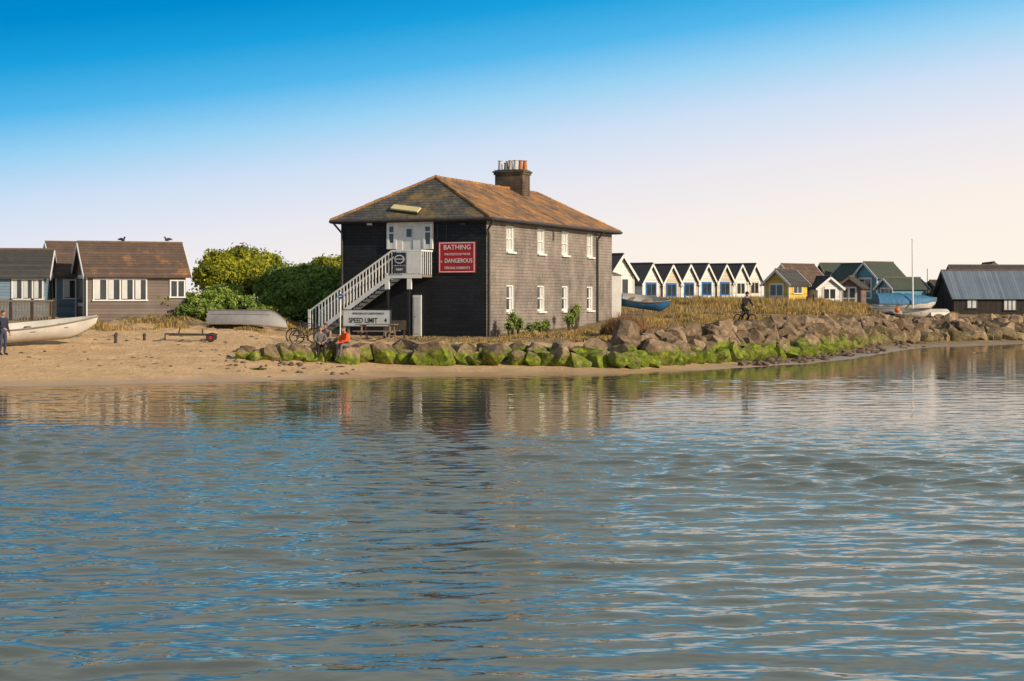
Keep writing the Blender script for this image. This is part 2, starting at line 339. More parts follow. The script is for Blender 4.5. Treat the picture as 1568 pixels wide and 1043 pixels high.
def rocks(name,specs,iv,fi):
    Vs=[];Fs=[];o=0
    for c,s in specs:
        v=rock(s,iv)+np.array(c); Vs.append(v); Fs.append(fi+o); o+=len(v)
    return npmesh(name,np.concatenate(Vs),np.concatenate(Fs),rockm,smooth=False)
specs=[]
iv3,if3=icodata(3); iv4,if4=icodata(4)
for fr,jit in((0.03,.05),(0.34,.1),(0.66,.12),(.95,.12)):
    px=368.
    while px<1760:
        sc_=float(np.interp(px,[368,470,560,900,1000,1300,1420,1760],[.5,.7,.88,.92,.9,.88,.85,.85]))
        (d0,z0),(d1,z1)=band(px,2),band(px,3); f_=fr+random.uniform(-jit,jit); d=d0+(d1-d0)*f_+ (0.2 if px<600 else 0)
        x=(px-CX)/F*d; w=sc_*random.uniform(.42,.72); hh=w*random.uniform(.68,.98)
        if px<950 and fr>.3: w*=.85; hh*=.65
        z=terr(x,d)+hh*random.uniform(.22,.46)
        if px<950 and fr<.1: z=terr(x,d)+hh*random.uniform(.5,.75)
        if px<950 and fr>.6: z-=0.06
        if not(px<470 and fr>.5) and not (px<950 and fr>.9): specs.append(((x,d,z),(w,w*random.uniform(.75,1.1),hh)))
        step=w*2*random.uniform(.68,.90)
        dd=band(px+20,2)[0]-band(px,2)[0]; per=math.hypot(20*d/F,dd)/20
        px+=step/per
rocks('boulder_breakwater',specs,iv4,if4)
specs=[]
for i in range(170):
    px=random.uniform(1130,1420); d0,_=band(px,1); d1,_=band(px,2); t=random.uniform(.05,.95)**.7; g=G(px,d0+(d1-d0)*t); s=random.uniform(.05,.2)
    specs.append((g+Vector((0,0,s*.2)),(s,s,s*.6)))
for i in range(60):
    px=random.uniform(350,560); g=G(px,random.uniform(62,66)); s=random.uniform(.03,.10); specs.append((g+Vector((0,0,s*.2)),(s,s,s*.6)))
for i in range(90):
    px=random.uniform(-30,420); g=G(px,random.uniform(60,72)); s=random.uniform(.03,.07); specs.append((g,(s,s*1.6,s*.5)))
pebm=pm('shore_stone',(0.16,0.11,0.075),(0.08,0.06,0.045),scale=5,rough=.8)
o_=rocks('shore_stones',specs,IV2,IF2); o_.data.materials[0]=pebm

# ------------------------------------------------------------ grasses
def blades(name,pts,hs,mat,lean=.35,wid=.02,parent=None):
    N=len(pts); P=np.array(pts); a=rng.rand(N)*6.28; h=np.array(hs); ln=rng.rand(N)*lean; d=rng.rand(N)*6.28
    side=np.stack([np.cos(a),np.sin(a),0*a],1)*wid; dr=np.stack([np.cos(d),np.sin(d),0*d],1)*(ln*h)[:,None]; up=np.stack([0*h,0*h,h],1)
    v0=P-side;v1=P+side;m0=P+up*.6+dr*.35-side*.7;m1=P+up*.6+dr*.35+side*.7;t=P+up*(1-.25*ln[:,None])+dr
    V=np.stack([v0,v1,m1,m0,t],1).reshape(-1,3); i=np.arange(N)*5
    Fc=np.concatenate([np.stack([i,i+1,i+2],1),np.stack([i,i+2,i+3],1),np.stack([i+3,i+2,i+4],1)])
    return npmesh(name,V,Fc,mat,parent)
dry=foliage_mat('dry_grass',(0.10,0.09,0.03),(0.66,0.43,0.15),.3)
reed=foliage_mat('dry_reed',(0.16,0.08,0.035),(0.36,0.20,0.09),.2)
def scatter(n_,p0,p1,d0,d1,thr,sc,seed):
    px=rng.uniform(p0,p1,n_*3); d=np.sqrt(rng.uniform(d0**2,d1**2,n_*3)); x=(px-CX)/F*d
    nz=fbm(x,d,sc,seed,3); D=np.interp(px,SPX,SD[:,3]); k=(nz>thr)&(d>D+.6); x=x[k][:n_];d=d[k][:n_];nz=nz[k][:n_]
    return np.stack([x,d,terr_arr(x,d)-.03],1),nz
P1,n1=scatter(50000,985,1350,80,128,.48,.35,3); h1=(.08+1.6*(n1-.47)+.12*rng.rand(len(n1)))*np.interp(P1[:,1],[80,90,100],[.4,.8,1.0])
P2,n2=scatter(9000,600,985,71,79,.47,.7,6); h2=(.04+.5*(n2-.47)+.06*rng.rand(len(n2)))
P3,n3=scatter(7000,130,500,73,82,.5,.8,8); h3=(.05+.7*(n3-.5)+.07*rng.rand(len(n3)))
P4,n4=scatter(9000,1340,1700,112,130,.5,.5,9); h4=.1+.6*(n4-.5)+.1*rng.rand(len(n4))
P5,n5=scatter(14000,930,1330,95,145,.42,.35,14); h5=(.2+1.2*(n5-.42)+.15*rng.rand(len(n5)))
Pa=np.concatenate([P1,P2,P3,P4,P5]); ha=np.concatenate([h1,h2,h3,h4,h5])
TH=math.atan(1062/F); UU=Vector((math.sin(TH),math.cos(TH),0)); VV=Vector((-math.cos(TH),math.sin(TH),0)); H0=Vector(((745-CX)/F*75,75,1.25))
rel=Pa[:,:2]-np.array(H0[:2]); uu=rel@np.array(UU[:2]); vv=rel@np.array(VV[:2]); keep=~((uu>-.1)&(uu<17.5)&(vv>-.1)&(vv<8))
blades('dune_grass',Pa[keep],np.clip(ha[keep],.05,.75),dry,wid=.022)
def tuft(name,px,d,r,h,N,mat,wid=.015):
    g=G(px,d); pts=[];hs=[]
    for i in range(N):
        a=random.random()*6.28; q=r*math.sqrt(random.random()); x=g.x+q*math.cos(a); y=g.y+q*math.sin(a); pts.append((x,y,terr(x,y)-.03)); hs.append(h*random.uniform(.45,1)*(1-.45*(q/r)**2))
    return blades(name,pts,hs,mat,lean=.7,wid=wid)
tuft('dry_reed_bush',957,74.5,.95,1.5,1300,reed)
tuft('dry_reed_bush',935,76,.5,1.0,450,reed)
tuft('dry_reed_bush',985,76,.6,.6,350,reed)
tuft('dry_reed_bush',1010,78,.9,.45,450,reed)

# ------------------------------------------------------------ bushes
barkm=pm('bark',(0.09,0.065,0.045),(0.05,0.035,0.025),scale=8,bump=.02)
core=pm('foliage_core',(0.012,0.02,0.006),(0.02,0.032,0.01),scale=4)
def bush(name,clumps,mat,per=900,leaf=.09,stems=None):
    e=empty(name,clumps[0][0]); 
    Vs=[]; big=[]
    for c,r in clumps:
        big.append((c,r))
        if r[0]>.6:
            for k in range(9):
                d=rng.randn(3); d/=np.linalg.norm(d); d[2]=abs(d[2])*.9-.1; d[1]=-abs(d[1]) if k%2 else d[1]
                s=rng.uniform(.25,.42); big.append((tuple(np.array(c)+d*np.array(r)*.86),(r[0]*s,r[1]*s,r[2]*s)))
    for c,r in big:
        N=int(per*(r[0]*r[1]*r[2])**(2/3)*2.6)
        d=rng.randn(N,3); d/=np.linalg.norm(d,axis=1)[:,None]
        nz=np.array([noise.noise(Vector(q*2.3)+Vector(c)) for q in d])
        rad=(.80+.42*nz+.17*rng.randn(N)); rad=np.clip(rad,.25,1.35)
        P=d*rad[:,None]*np.array(r)+np.array(c)
        P=P[P[:,2]>c[2]-r[2]*.75]; N=len(P)
        nn=rng.randn(N,3)*.6+ (P-np.array(c))/np.array(r); nn/=np.linalg.norm(nn,axis=1)[:,None]
        a=np.cross(nn,rng.randn(N,3)); a/=np.linalg.norm(a,axis=1)[:,None]; b_=np.cross(nn,a)
        s=leaf*rng.uniform(.6,1.3,N)[:,None]
        Vs.append(np.stack([P-a*s,P+b_*s*.55,P+a*s,P-b_*s*.55],1).reshape(-1,3))
    V=np.concatenate(Vs)-np.array(clumps[0][0]); i=np.arange(len(V)//4)*4
    npmesh('foliage',V,np.stack([i,i+1,i+2,i+3],1),mat,e)
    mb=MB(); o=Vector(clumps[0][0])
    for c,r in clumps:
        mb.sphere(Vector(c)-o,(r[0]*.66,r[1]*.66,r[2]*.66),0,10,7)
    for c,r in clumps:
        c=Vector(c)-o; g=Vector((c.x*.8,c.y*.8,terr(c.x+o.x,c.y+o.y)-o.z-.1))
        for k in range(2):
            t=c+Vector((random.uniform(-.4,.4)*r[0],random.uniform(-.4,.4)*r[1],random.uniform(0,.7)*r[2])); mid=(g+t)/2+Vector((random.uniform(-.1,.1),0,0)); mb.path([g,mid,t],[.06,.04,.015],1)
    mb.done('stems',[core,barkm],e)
    return e
gl=foliage_mat('leaf_bright',(0.07,0.10,0.012),(0.52,0.50,0.035),.35)
gd=foliage_mat('leaf_dark',(0.06,0.12,0.026),(0.38,0.47,0.08),.35)
def C(px,py,d,rx,rz,ry=None): return (tuple(W(px,py,d)),(rx,ry or rx,rz))
bush('bush',[C(335,410,88,1.0,.9),C(370,404,89,1.1,.9),C(405,409,89,1.0,.8),C(350,435,87,1.3,1.1),C(392,430,87,1.3,1.1),C(320,425,87,.8,.9),C(430,424,90,.8,.7)],gl,per=1000,leaf=.10)
bush('bush',[C(435,432,85,1.1,.85),C(470,424,86,1.0,.7),C(500,442,86,1.1,1.2),C(455,450,84,1.2,1.0),C(495,470,84,1.2,1.0),C(430,462,84,1.0,.8),C(465,478,83.5,1.1,.7),C(415,445,85,.8,.8)],gd,per=900,leaf=.10)
bush('bush',[C(500,410,90,.9,.6),C(522,408,91,.9,.65),C(510,430,90,1.1,.9)],gl,per=900,leaf=.10)
bush('bush',[C(232,455,81,.75,.5),C(250,460,80.5,.55,.4),C(218,462,80.5,.5,.4)],gl,per=1000,leaf=.08)
bush('bush',[C(298,465,81,.8,.6),C(335,462,81.5,1.0,.75),C(372,470,81,.9,.6),C(318,480,80,.9,.5),C(285,478,80,.6,.45),C(350,450,82,.8,.5),C(400,482,80.5,.8,.45)],gd,per=850,leaf=.08)
bush('bush',[C(785,490,75.3,.28,.45),C(795,497,75.6,.25,.35),C(779,500,75,.22,.28)],gd,per=1600,leaf=.05)
bush('bush',[C(826,500,76.5,.35,.25),C(812,502,76.3,.3,.2),C(836,497,76.6,.22,.25)],gd,per=1600,leaf=.05)
bush('bush',[C(878,480,81,.3,.35),C(872,490,80.5,.3,.3),C(884,472,82,.22,.25)],gd,per=1600,leaf=.05)
bush('bush',[C(1000,462,118,1.2,.35),C(1040,462,120,1.5,.3),C(1085,464,121,1.3,.25)],gd,per=500,leaf=.08)

# ------------------------------------------------------------ Black House
def H(u,v,z): return Vector((H0.x,H0.y,0))+UU*u+VV*v+Vector((0,0,z))
def fv(px,u):
    k=(px-CX)/F; bx=H0.x+UU.x*u; by=H0.y+UU.y*u; return (k*by-bx)/(VV.x-k*VV.y)
def su(px,v):
    k=(px-CX)/F; bx=H0.x+VV.x*v; by=H0.y+VV.y*v; return (k*by-bx)/(UU.x-k*UU.y)
def zz_(py,P): return HC-(py-HY)/F*P.y
WD=7.6; LN=17.2; EZ=6.72; RZ=8.86; Z0=.9
house=empty('black_house',H0)
def hp(mb,name,mats,bevel=0):
    o=mb.done(name,mats,None,bevel=bevel); o.parent=house; o.matrix_parent_inverse=Matrix.Translation(-H0); return o
wallside=brickmat('side_wall_brick',(0.205,0.172,0.148),(0.24,0.202,0.173),(0.15,0.126,0.108),UU,c3=(0.31,0.255,0.21,.58))
wallfront=brickmat('front_wall_black',(0.011,0.012,0.015),(0.017,0.018,0.022),(0.008,0.008,0.01),VV,rough=.6,c3=(0.03,0.03,0.034,.66))
chimm=brickmat('chimney_brick',(0.07,0.05,0.042),(0.10,0.07,0.055),(0.05,0.045,0.04),VV,rh=.1,bw=.3,c3=(0.20,0.14,0.06,.58))
def slate(name,c1,c2,c3,dirv,th):
    return brickmat(name,c1,c2,tuple(x*.5 for x in c1),dirv,bump=.02,c3=(*c3,th),bw=.3,rh=.13,rough=.75)
sl_front=slate('slate_front',(0.07,0.067,0.06),(0.11,0.105,0.092),(0.28,0.18,0.06),VV,.585)
sl_side=slate('slate_side',(0.12,0.085,0.06),(0.18,0.12,0.08),(0.46,0.21,0.06),UU,.525)
mb=MB()
mb.add([H(0,0,Z0),H(0,WD,Z0),H(0,WD,EZ),H(0,0,EZ)],[(0,1,2,3)],0)
mb.add([H(0,WD,Z0),H(LN,WD,Z0),H(LN,WD,EZ),H(0,WD,EZ)],[(0,1,2,3)],0)
mb.add([H(LN,WD,Z0),H(LN,0,Z0),H(LN,0,EZ),H(LN,WD,EZ)],[(0,1,2,3)],1)
wins=[]; wc=[781.5,828.5,865.3,903.5]; zu=(5.22,6.45); zl=(2.36,3.66); ww=.47
ucs=[su(p,0) for p in wc]
us=[0]; 
for u in ucs: us+=[u-ww,u+ww]
us.append(LN); zs=[Z0,zl[0],zl[1],zu[0],zu[1],EZ]
for i in range(len(us)-1):
    for j in range(5):
        if i%2==1 and j in(1,3): continue
        mb.add([H(us[i],0,zs[j]),H(us[i+1],0,zs[j]),H(us[i+1],0,zs[j+1]),H(us[i],0,zs[j+1])],[(0,1,2,3)],1)
for u in ucs:
    for (za,zb) in (zl,zu):
        r=.16
        a,b_,c_,d_=H(u-ww,0,za),H(u+ww,0,za),H(u+ww,0,zb),H(u-ww,0,zb); o=[p+VV*r for p in(a,b_,c_,d_)]
        mb.add([a,b_,c_,d_]+o,[(0,1,5,4),(1,2,6,5),(2,3,7,6),(3,0,4,7)],2)
hp(mb,'walls',[wallfront,wallside,white])
mb=MB()
for u in ucs:
    for up,(za,zb) in ((0,zl),(1,zu)):
        ax=(UU,VV,Vector((0,0,1))); v0=.11
        zc=(za+zb)/2; hz=(zb-za)/2
        for sgn in(-1,1): mb.obox(H(u+sgn*(ww-.055),v0,zc),ax,(.05,.045,hz-.003),0)
        mb.obox(H(u,v0,zb-.05),ax,(ww-.108,.05,.045),0); mb.obox(H(u,v0,za+.06),ax,(ww-.108,.05,.055),0)
        mb.obox(H(u,v0,zc),ax,(ww-.11,.04,.028),0)
        if up: mb.obox(H(u,v0,zc),ax,(.022,.035,hz-.1),0)
        mb.obox(H(u,v0+.035,zc),ax,(ww-.11,.01,hz-.1),2 if up else 1)
        if not up: mb.obox(H(u+ww*.55,v0+.022,zc),ax,(ww*.22,.002,hz-.1),2)
        mb.obox(H(u,-.03,za-.045),ax,(ww+.06,.09,.045),0)
hp(mb,'windows',[white,glass,blind])
oh=.38; ez=EZ-.02; RU0=2.5; RU1=15.3
A=H(-oh,-oh,ez);B=H(-oh,WD+oh,ez);Cc=H(LN+oh,WD+oh,ez);Dd=H(LN+oh,-oh,ez);R0=H(RU0,WD/2,RZ);R1=H(RU1,WD/2,RZ)
mb=MB(); mb.add([A,B,R0],[(0,1,2)],0); mb.add([A,R0,R1,Dd],[(0,1,2,3)],1); mb.add([B,Cc,R1,R0],[(0,1,2,3)],0); mb.add([Cc,Dd,R1],[(0,1,2)],1)
dn=Vector((0,0,-.14)); q=[A,B,Cc,Dd]; qd=[p+dn for p in q]
for i in range(4): mb.add([q[i],q[(i+1)%4],qd[(i+1)%4],qd[i]],[(0,1,2,3)],2)
mb.add(qd,[(0,1,2,3)],2)
for p,r_ in((A,R0),(B,R0),(R0,R1),(Cc,R1),(Dd,R1)):
    L=(r_-p).length; k=max(2,int(L/.45))
    for i in range(k):
        s=p+(r_-p)*(i/k); t=p+(r_-p)*((i+.96)/k); off=Vector((0,0,random.uniform(-.01,.015)))
        mb.tube(s+off,t+off,.085,.078,3,8)
hp(mb,'roof',[sl_front,sl_side,woodd,pm('ridge_tile',(0.30,0.15,0.06),(0.10,0.08,0.065),scale=2.5,rough=.85,c3=(0.42,0.2,0.05),s3=1.5,t3=.52)])
mb=MB()
g=.07
for p,q_ in((H(-oh-.06,-oh-.06,ez-.05),H(-oh-.06,WD+oh,ez-.05)),(H(-oh-.06,-oh-.06,ez-.05),H(LN+oh,-oh-.06,ez-.05))): mb.tube(p,q_,g,g,0)
def pipe(pts,r=.055,mi=0): mb.path([Vector(p) for p in pts],[r]*len(pts),mi)
pipe([H(-.2,-oh-.05,ez-.1),H(-.08,-.1,ez-.55),H(.1,-.09,ez-.8),H(.1,-.09,1.1)])
pipe([H(-oh-.05,WD+.2,ez-.1),H(-.09,WD-.1,ez-.6),H(-.09,WD-.12,1.1)])
u4=su(913,0); pipe([H(u4,-oh-.05,ez-.1),H(u4,-.09,ez-.5),H(u4,-.09,1.1)])
u5=su(846,0); pipe([H(u5,-.07,EZ-.3),H(u5,-.07,5.9)],.03)
hp(mb,'gutters_and_downpipes',[dgrey])
mb=MB(); cu=12.0; cv=WD/2; ax=(UU,VV,Vector((0,0,1)))
mb.obox(H(cu,cv,8.7),ax,(.52,.80,.93),0); mb.obox(H(cu,cv,9.66),ax,(.57,.86,.06),0); mb.obox(H(cu,cv,9.76),ax,(.62,.91,.045),0); mb.obox(H(cu,cv,9.83),ax,(.54,.82,.03),1)
hp(mb,'chimney',[chimm,dgrey],.01)
mb=MB()
for k,(vo,mi,du) in enumerate([(.62,0,-.2),(.28,1,-.2),(.02,0,-.2),(-.26,0,-.2),(-.45,2,.05),(-.6,2,.3),(.4,0,.3)]):
    p=H(cu+du,cv+vo,9.84); h_=.55 if k not in(1,) else .42
    mb.tube(p,p+Vector((0,0,h_)),.13,.10,mi,12); mb.ring(p+Vector((0,0,h_-.02)),(0,0,1),.105,.025,mi,14,5); mb.ring(p+Vector((0,0,.06)),(0,0,1),.135,.02,mi,14,5)
hp(mb,'chimney_pots',[pm('pot_buff',(0.55,0.50,0.42),(0.4,0.36,0.3)),pm('pot_grey',(0.2,0.19,0.18)),terracotta])
mb=MB(); nrm=(B-A).cross(R0-A).normalized(); nrm=nrm if nrm.z>0 else -nrm
def onroof(px,py):
    d=Vector(((px-CX)/F,1,-(py-HY)/F)); o=Vector((0,0,HC)); t=(A-o).dot(nrm)/d.dot(nrm); return o+d*t
p0=onroof(602,320);p1=onroof(643,325); mb.beam(p0+nrm*.12,p1+nrm*.12,.34,.08,0,up=nrm); mb.beam(p0+nrm*.04,p1+nrm*.04,.42,.06,1,up=nrm)
hp(mb,'roof_light',[pm('cream_panel',(0.70,0.60,0.28),(0.6,0.5,0.25),rough=.4),dgrey])
ax=(VV,UU,Vector((0,0,1)))
def fbox(mb,x0,x1,y0,y1,u,th,mi):
    va,vb=fv(x0,u),fv(x1,u); P=H(u,(va+vb)/2,0); zt,zb=zz_(y0,P),zz_(y1,P)
    mb.obox(H(u+th/2,(va+vb)/2,(zt+zb)/2),ax,(abs(va-vb)/2,th/2,abs(zt-zb)/2),mi)
PF=4.08
mb=MB(); ub=-.12
fbox(mb,592,662,335.5,342,ub,.12,0)
for a_,b_ in((592,595.5),(602.5,606.5),(647.5,650.5),(658.5,662)): fbox(mb,a_,b_,342,381.5,ub,.12,0)
fbox(mb,595.5,602.5,342,347,ub+.01,.1,0); fbox(mb,650.5,658.5,342,347,ub+.01,.1,0)
fbox(mb,595.5,602.5,356,358,ub+.02,.06,0); fbox(mb,650.5,658.5,354,356,ub+.02,.06,0)
fbox(mb,595.5,602.5,372,381.5,ub+.01,.1,0); fbox(mb,650.5,658.5,374,381.5,ub+.01,.1,0)
fbox(mb,595.5,602.5,347,372,ub+.07,.02,1); fbox(mb,650.5,658.5,347,374,ub+.07,.02,1)
fbox(mb,606.5,616,342,420,ub+.03,.08,0); fbox(mb,632.5,647.5,342,420,ub+.03,.08,0)
fbox(mb,616,632.5,342,347,ub+.03,.08,0)
hp(mb,'door_surround',[white,glass])
mb=MB(); fbox(mb,616.4,632.1,347.3,420,ub+.06,.05,0); fbox(mb,622.5,630,350.5,363,ub+.045,.01,1); fbox(mb,618,620,384,386,ub+.03,.03,2)
hp(mb,'front_door',[white,glass,steel])
mb=MB(); fbox(mb,632,645,452,515,-.06,.06,0); fbox(mb,634,643,455,512,-.075,.013,1); fbox(mb,634.5,636,484,486,-.11,.03,2)
hp(mb,'ground_floor_door',[white,blind,steel])
mb=MB(); fbox(mb,561.5,568.5,338,345,-.12,.12,0); fbox(mb,704,712,341,345,-.10,.1,1)
for x in(669,683,):
    fbox(mb,x,x+1.0,343,366,-.03,.03,1)
hp(mb,'wall_lamp_and_vents',[blind,dgrey],.01)
mb=MB(); UO=-1.15
vL,vR=fv(600,UO),fv(645,UO)
mb.obox(H(UO/2-.02,(vL+vR)/2,PF-.05),ax,(abs(vL-vR)/2,abs(UO)/2,.05),1)
mb.obox(H(UO,(vL+vR)/2,PF-.05),ax,(abs(vL-vR)/2,.03,.10),0)
mb.obox(H(UO,(vL+vR)/2,PF+1.12),ax,(abs(vL-vR)/2+.03,.04,.04),0)
mb.obox(H(UO/2,vR,PF+1.12),ax,(.04,abs(UO)/2,.04),0)
for v in np.linspace(vL,vR,13): mb.obox(H(UO,v,PF+.55),ax,(.02,.02,.54),0)
for u in np.linspace(UO,-.1,6): mb.obox(H(u,vR,PF+.55),ax,(.02,.02,.54),0)
fbox(mb,622.5,645,385.5,419,UO-.045,.03,0)
for x in(592,626): fbox(mb,x-3,x+3.5,418,443,UO-.02,.1,0)
for x in(594,626):
    v=fv(x,UO+.05); mb.obox(H(UO+.05,v,(PF+1.2)/2),ax,(.05,.05,(PF-1.2)/2),2)
vt,vb=fv(600,UO),fv(474,UO); zt=PF; Pg=H(UO,vb,0); zb=terr(Pg.x,Pg.y)
ns=15
def rail(u,zo0,zo1,w,h,mi):
    mb.beam(H(u,vt,zt+zo0),H(u,vb,zb+zo1),w,h,mi)
zbS=1.28
for u in(UO,-.15):
    rail(u,1.12,1.12+(zbS-zb),.07,.08,0)
    mb.beam(H(u,vt,zt-.02),H(u,vb,zbS-.12),.05,.20,0)
    for i in range(1,26):
        t=i/26; v=vt+(vb-vt)*t; z=zt+(zbS-zt)*t; mb.obox(H(u,v,z+.55),ax,(.022,.02,.55),0)
    mb.obox(H(u,vb,(zb+zbS+1.2)/2),ax,(.06,.05,(zbS+1.2-zb)/2),0)
for i in range(ns):
    t=(i+.5)/ns; mb.obox(H(UO/2-.05,vt+(vb-vt)*t,zt+(zbS-zt)*t-.05),ax,(.15,.5,.02),2)
hp(mb,'staircase',[white,wood,blackp],.004)
mb=MB()
mb.obox(H(LN+.8,1.0,2.6),(UU,VV,Vector((0,0,1))),(.8,1.0,1.7),0)
mb.add([H(LN-.0,-.1,4.3),H(LN+1.7,-.1,4.3),H(LN+1.7,2.1,5.0),H(LN,2.1,5.0)],[(0,1,2,3)],1)
hp(mb,'rear_porch',[pm('pale_render',(0.5,0.48,0.45),(0.4,0.38,0.36),scale=1.2),sl_front])

def text(body,parent,pos,size,mat,xd,nd,off=.0,xs_=1.0,bold=.0):
    cu_=bpy.data.curves.new('lettering','FONT'); cu_.body=body; cu_.size=size; cu_.align_x='CENTER'; cu_.align_y='CENTER'; cu_.extrude=.003; cu_.offset=bold; cu_.resolution_u=3
    o=bpy.data.objects.new('lettering',cu_); scene.collection.objects.link(o); cu_.materials.append(mat)
    xd=Vector(xd);nd=Vector(nd); R=Matrix((xd,Vector((0,0,1)),nd)).transposed().to_4x4()
    o.parent=parent; o.matrix_parent_inverse=Matrix.Translation(-parent.location)
    o.matrix_basis=Matrix.Translation(Vector(pos)+nd*off)@R@Matrix.Diagonal((xs_,1,1,1)); return o
def centre(x0,x1,y0,y1,u):
    v=(fv(x0,u)+fv(x1,u))/2; P=H(u,v,0); return H(u,v,(zz_(y0,P)+zz_(y1,P))/2)
def at_px(px,py,u):
    v=fv(px,u); P=H(u,v,0); return H(u,v,zz_(py,P))
u=-.06; cs=centre(671,728,370,418,u); sg=empty('bathing_dangerous_sign',cs)
def sp(mb,name,mats,par,bevel=0):
    o=mb.done(name,mats,None,bevel=bevel); o.parent=par; o.matrix_parent_inverse=Matrix.Translation(-par.location); return o
mb=MB(); fbox(mb,671,728,370,418,u,.05,0); 
for r in((672.5,726.5,371.3,372.5),(672.5,726.5,415.6,416.8),(672.5,673.7,372.5,415.6),(725.3,726.5,372.5,415.6)): fbox(mb,*r,u-.006,.005,1)
sp(mb,'board',[redp,white],sg)
for b_,py,s,xsx in(('BATHING',379,.31,1.05),('THIS STRETCH OF WATER',389.5,.14,.80),('DANGEROUS',399.5,.28,.84),('STRONG CURRENTS',410.5,.16,.88)):
    text(b_,sg,at_px(700 if b_!='DANGEROUS' else 702,py,u),s,white,-VV,-UU,.008,xsx,.001)
text('IS',sg,at_px(676,401,u),.12,white,-VV,-UU,.008,.8,.001)
u=-3.2; cs=centre(526,597,475,499,u); sg=empty('speed_limit_sign',cs)
mb=MB(); fbox(mb,525.5,597.5,475,499.5,u,.04,0); fbox(mb,524.5,598.5,473.8,475,u-.01,.06,1); fbox(mb,524.5,525.5,475,500.5,u-.01,.06,1); fbox(mb,597.5,598.5,475,500.5,u-.01,.06,1); fbox(mb,525.5,597.5,499.5,500.5,u-.01,.06,1)
for x in(534,589):
    v=fv(x,u+.08); P=H(u+.08,v,0); mb.obox(H(u+.08,v,1.55),ax,(.05,.04,.75),2)
sp(mb,'board_and_posts',[white,dgrey,wood],sg)
text('BOROUGH OF CHRISTCHURCH',sg,at_px(564,480.3,u),.125,blackp,-VV,-UU,.004,.9,.001)
text('SPEED LIMIT',sg,at_px(556,491,u),.32,blackp,-VV,-UU,.004,.86,.005)
text('4',sg,at_px(590.5,491,u),.28,blackp,-VV,-UU,.004,.9,.006)
u=UO-.08; cs=at_px(611.5,397,u); sg=empty('oval_logo_sign',cs)
mb=MB(); fbox(mb,602.5,621,387,406,u,.03,0); fbox(mb,602.5,621,407,418.5,u,.03,1)
def disc(mb,c,rx,rz,xd,nd,th,mi,n_=24):
    c=Vector(c); xd=Vector(xd);nd=Vector(nd); f=[c+xd*rx*math.cos(2*math.pi*i/n_)+Vector((0,0,rz*math.sin(2*math.pi*i/n_)))+nd*th for i in range(n_)]; bk=[p-nd*th for p in f]
    mb.add(f,[tuple(range(n_))],mi); mb.add(f+bk,[(i,(i+1)%n_,n_+(i+1)%n_,n_+i) for i in range(n_)],mi)
disc(mb,cs,.26,.20,-VV,-UU,.008,2); disc(mb,cs,.21,.155,-VV,-UU,.014,0)
sp(mb,'board',[pm('navy_sign',(0.02,0.03,0.06)),pm('slate_board',(0.06,0.06,0.07)),white],sg)
text('MUDEFORD',sg,at_px(611.5,397,u),.075,white,-VV,-UU,.02,1,.002); text('FERRY',sg,at_px(611.5,413,u),.13,white,-VV,-UU,.006,1,.002)
u=-1.5; cs=at_px(521,454,u); sg=empty('blue_round_sign',cs)
mb=MB(); disc(mb,cs,.13,.13,-VV,-UU,.01,0); disc(mb,cs,.09,.03,-VV,-UU,.014,1); gp=H(u+.03,fv(521,u+.03),0); mb.tube((gp.x,gp.y,terr(gp.x,gp.y)-.2),(gp.x,gp.y,cs.z+.2),.03,.03,2)
sp(mb,'sign_and_post',[bluep,white,white],sg)

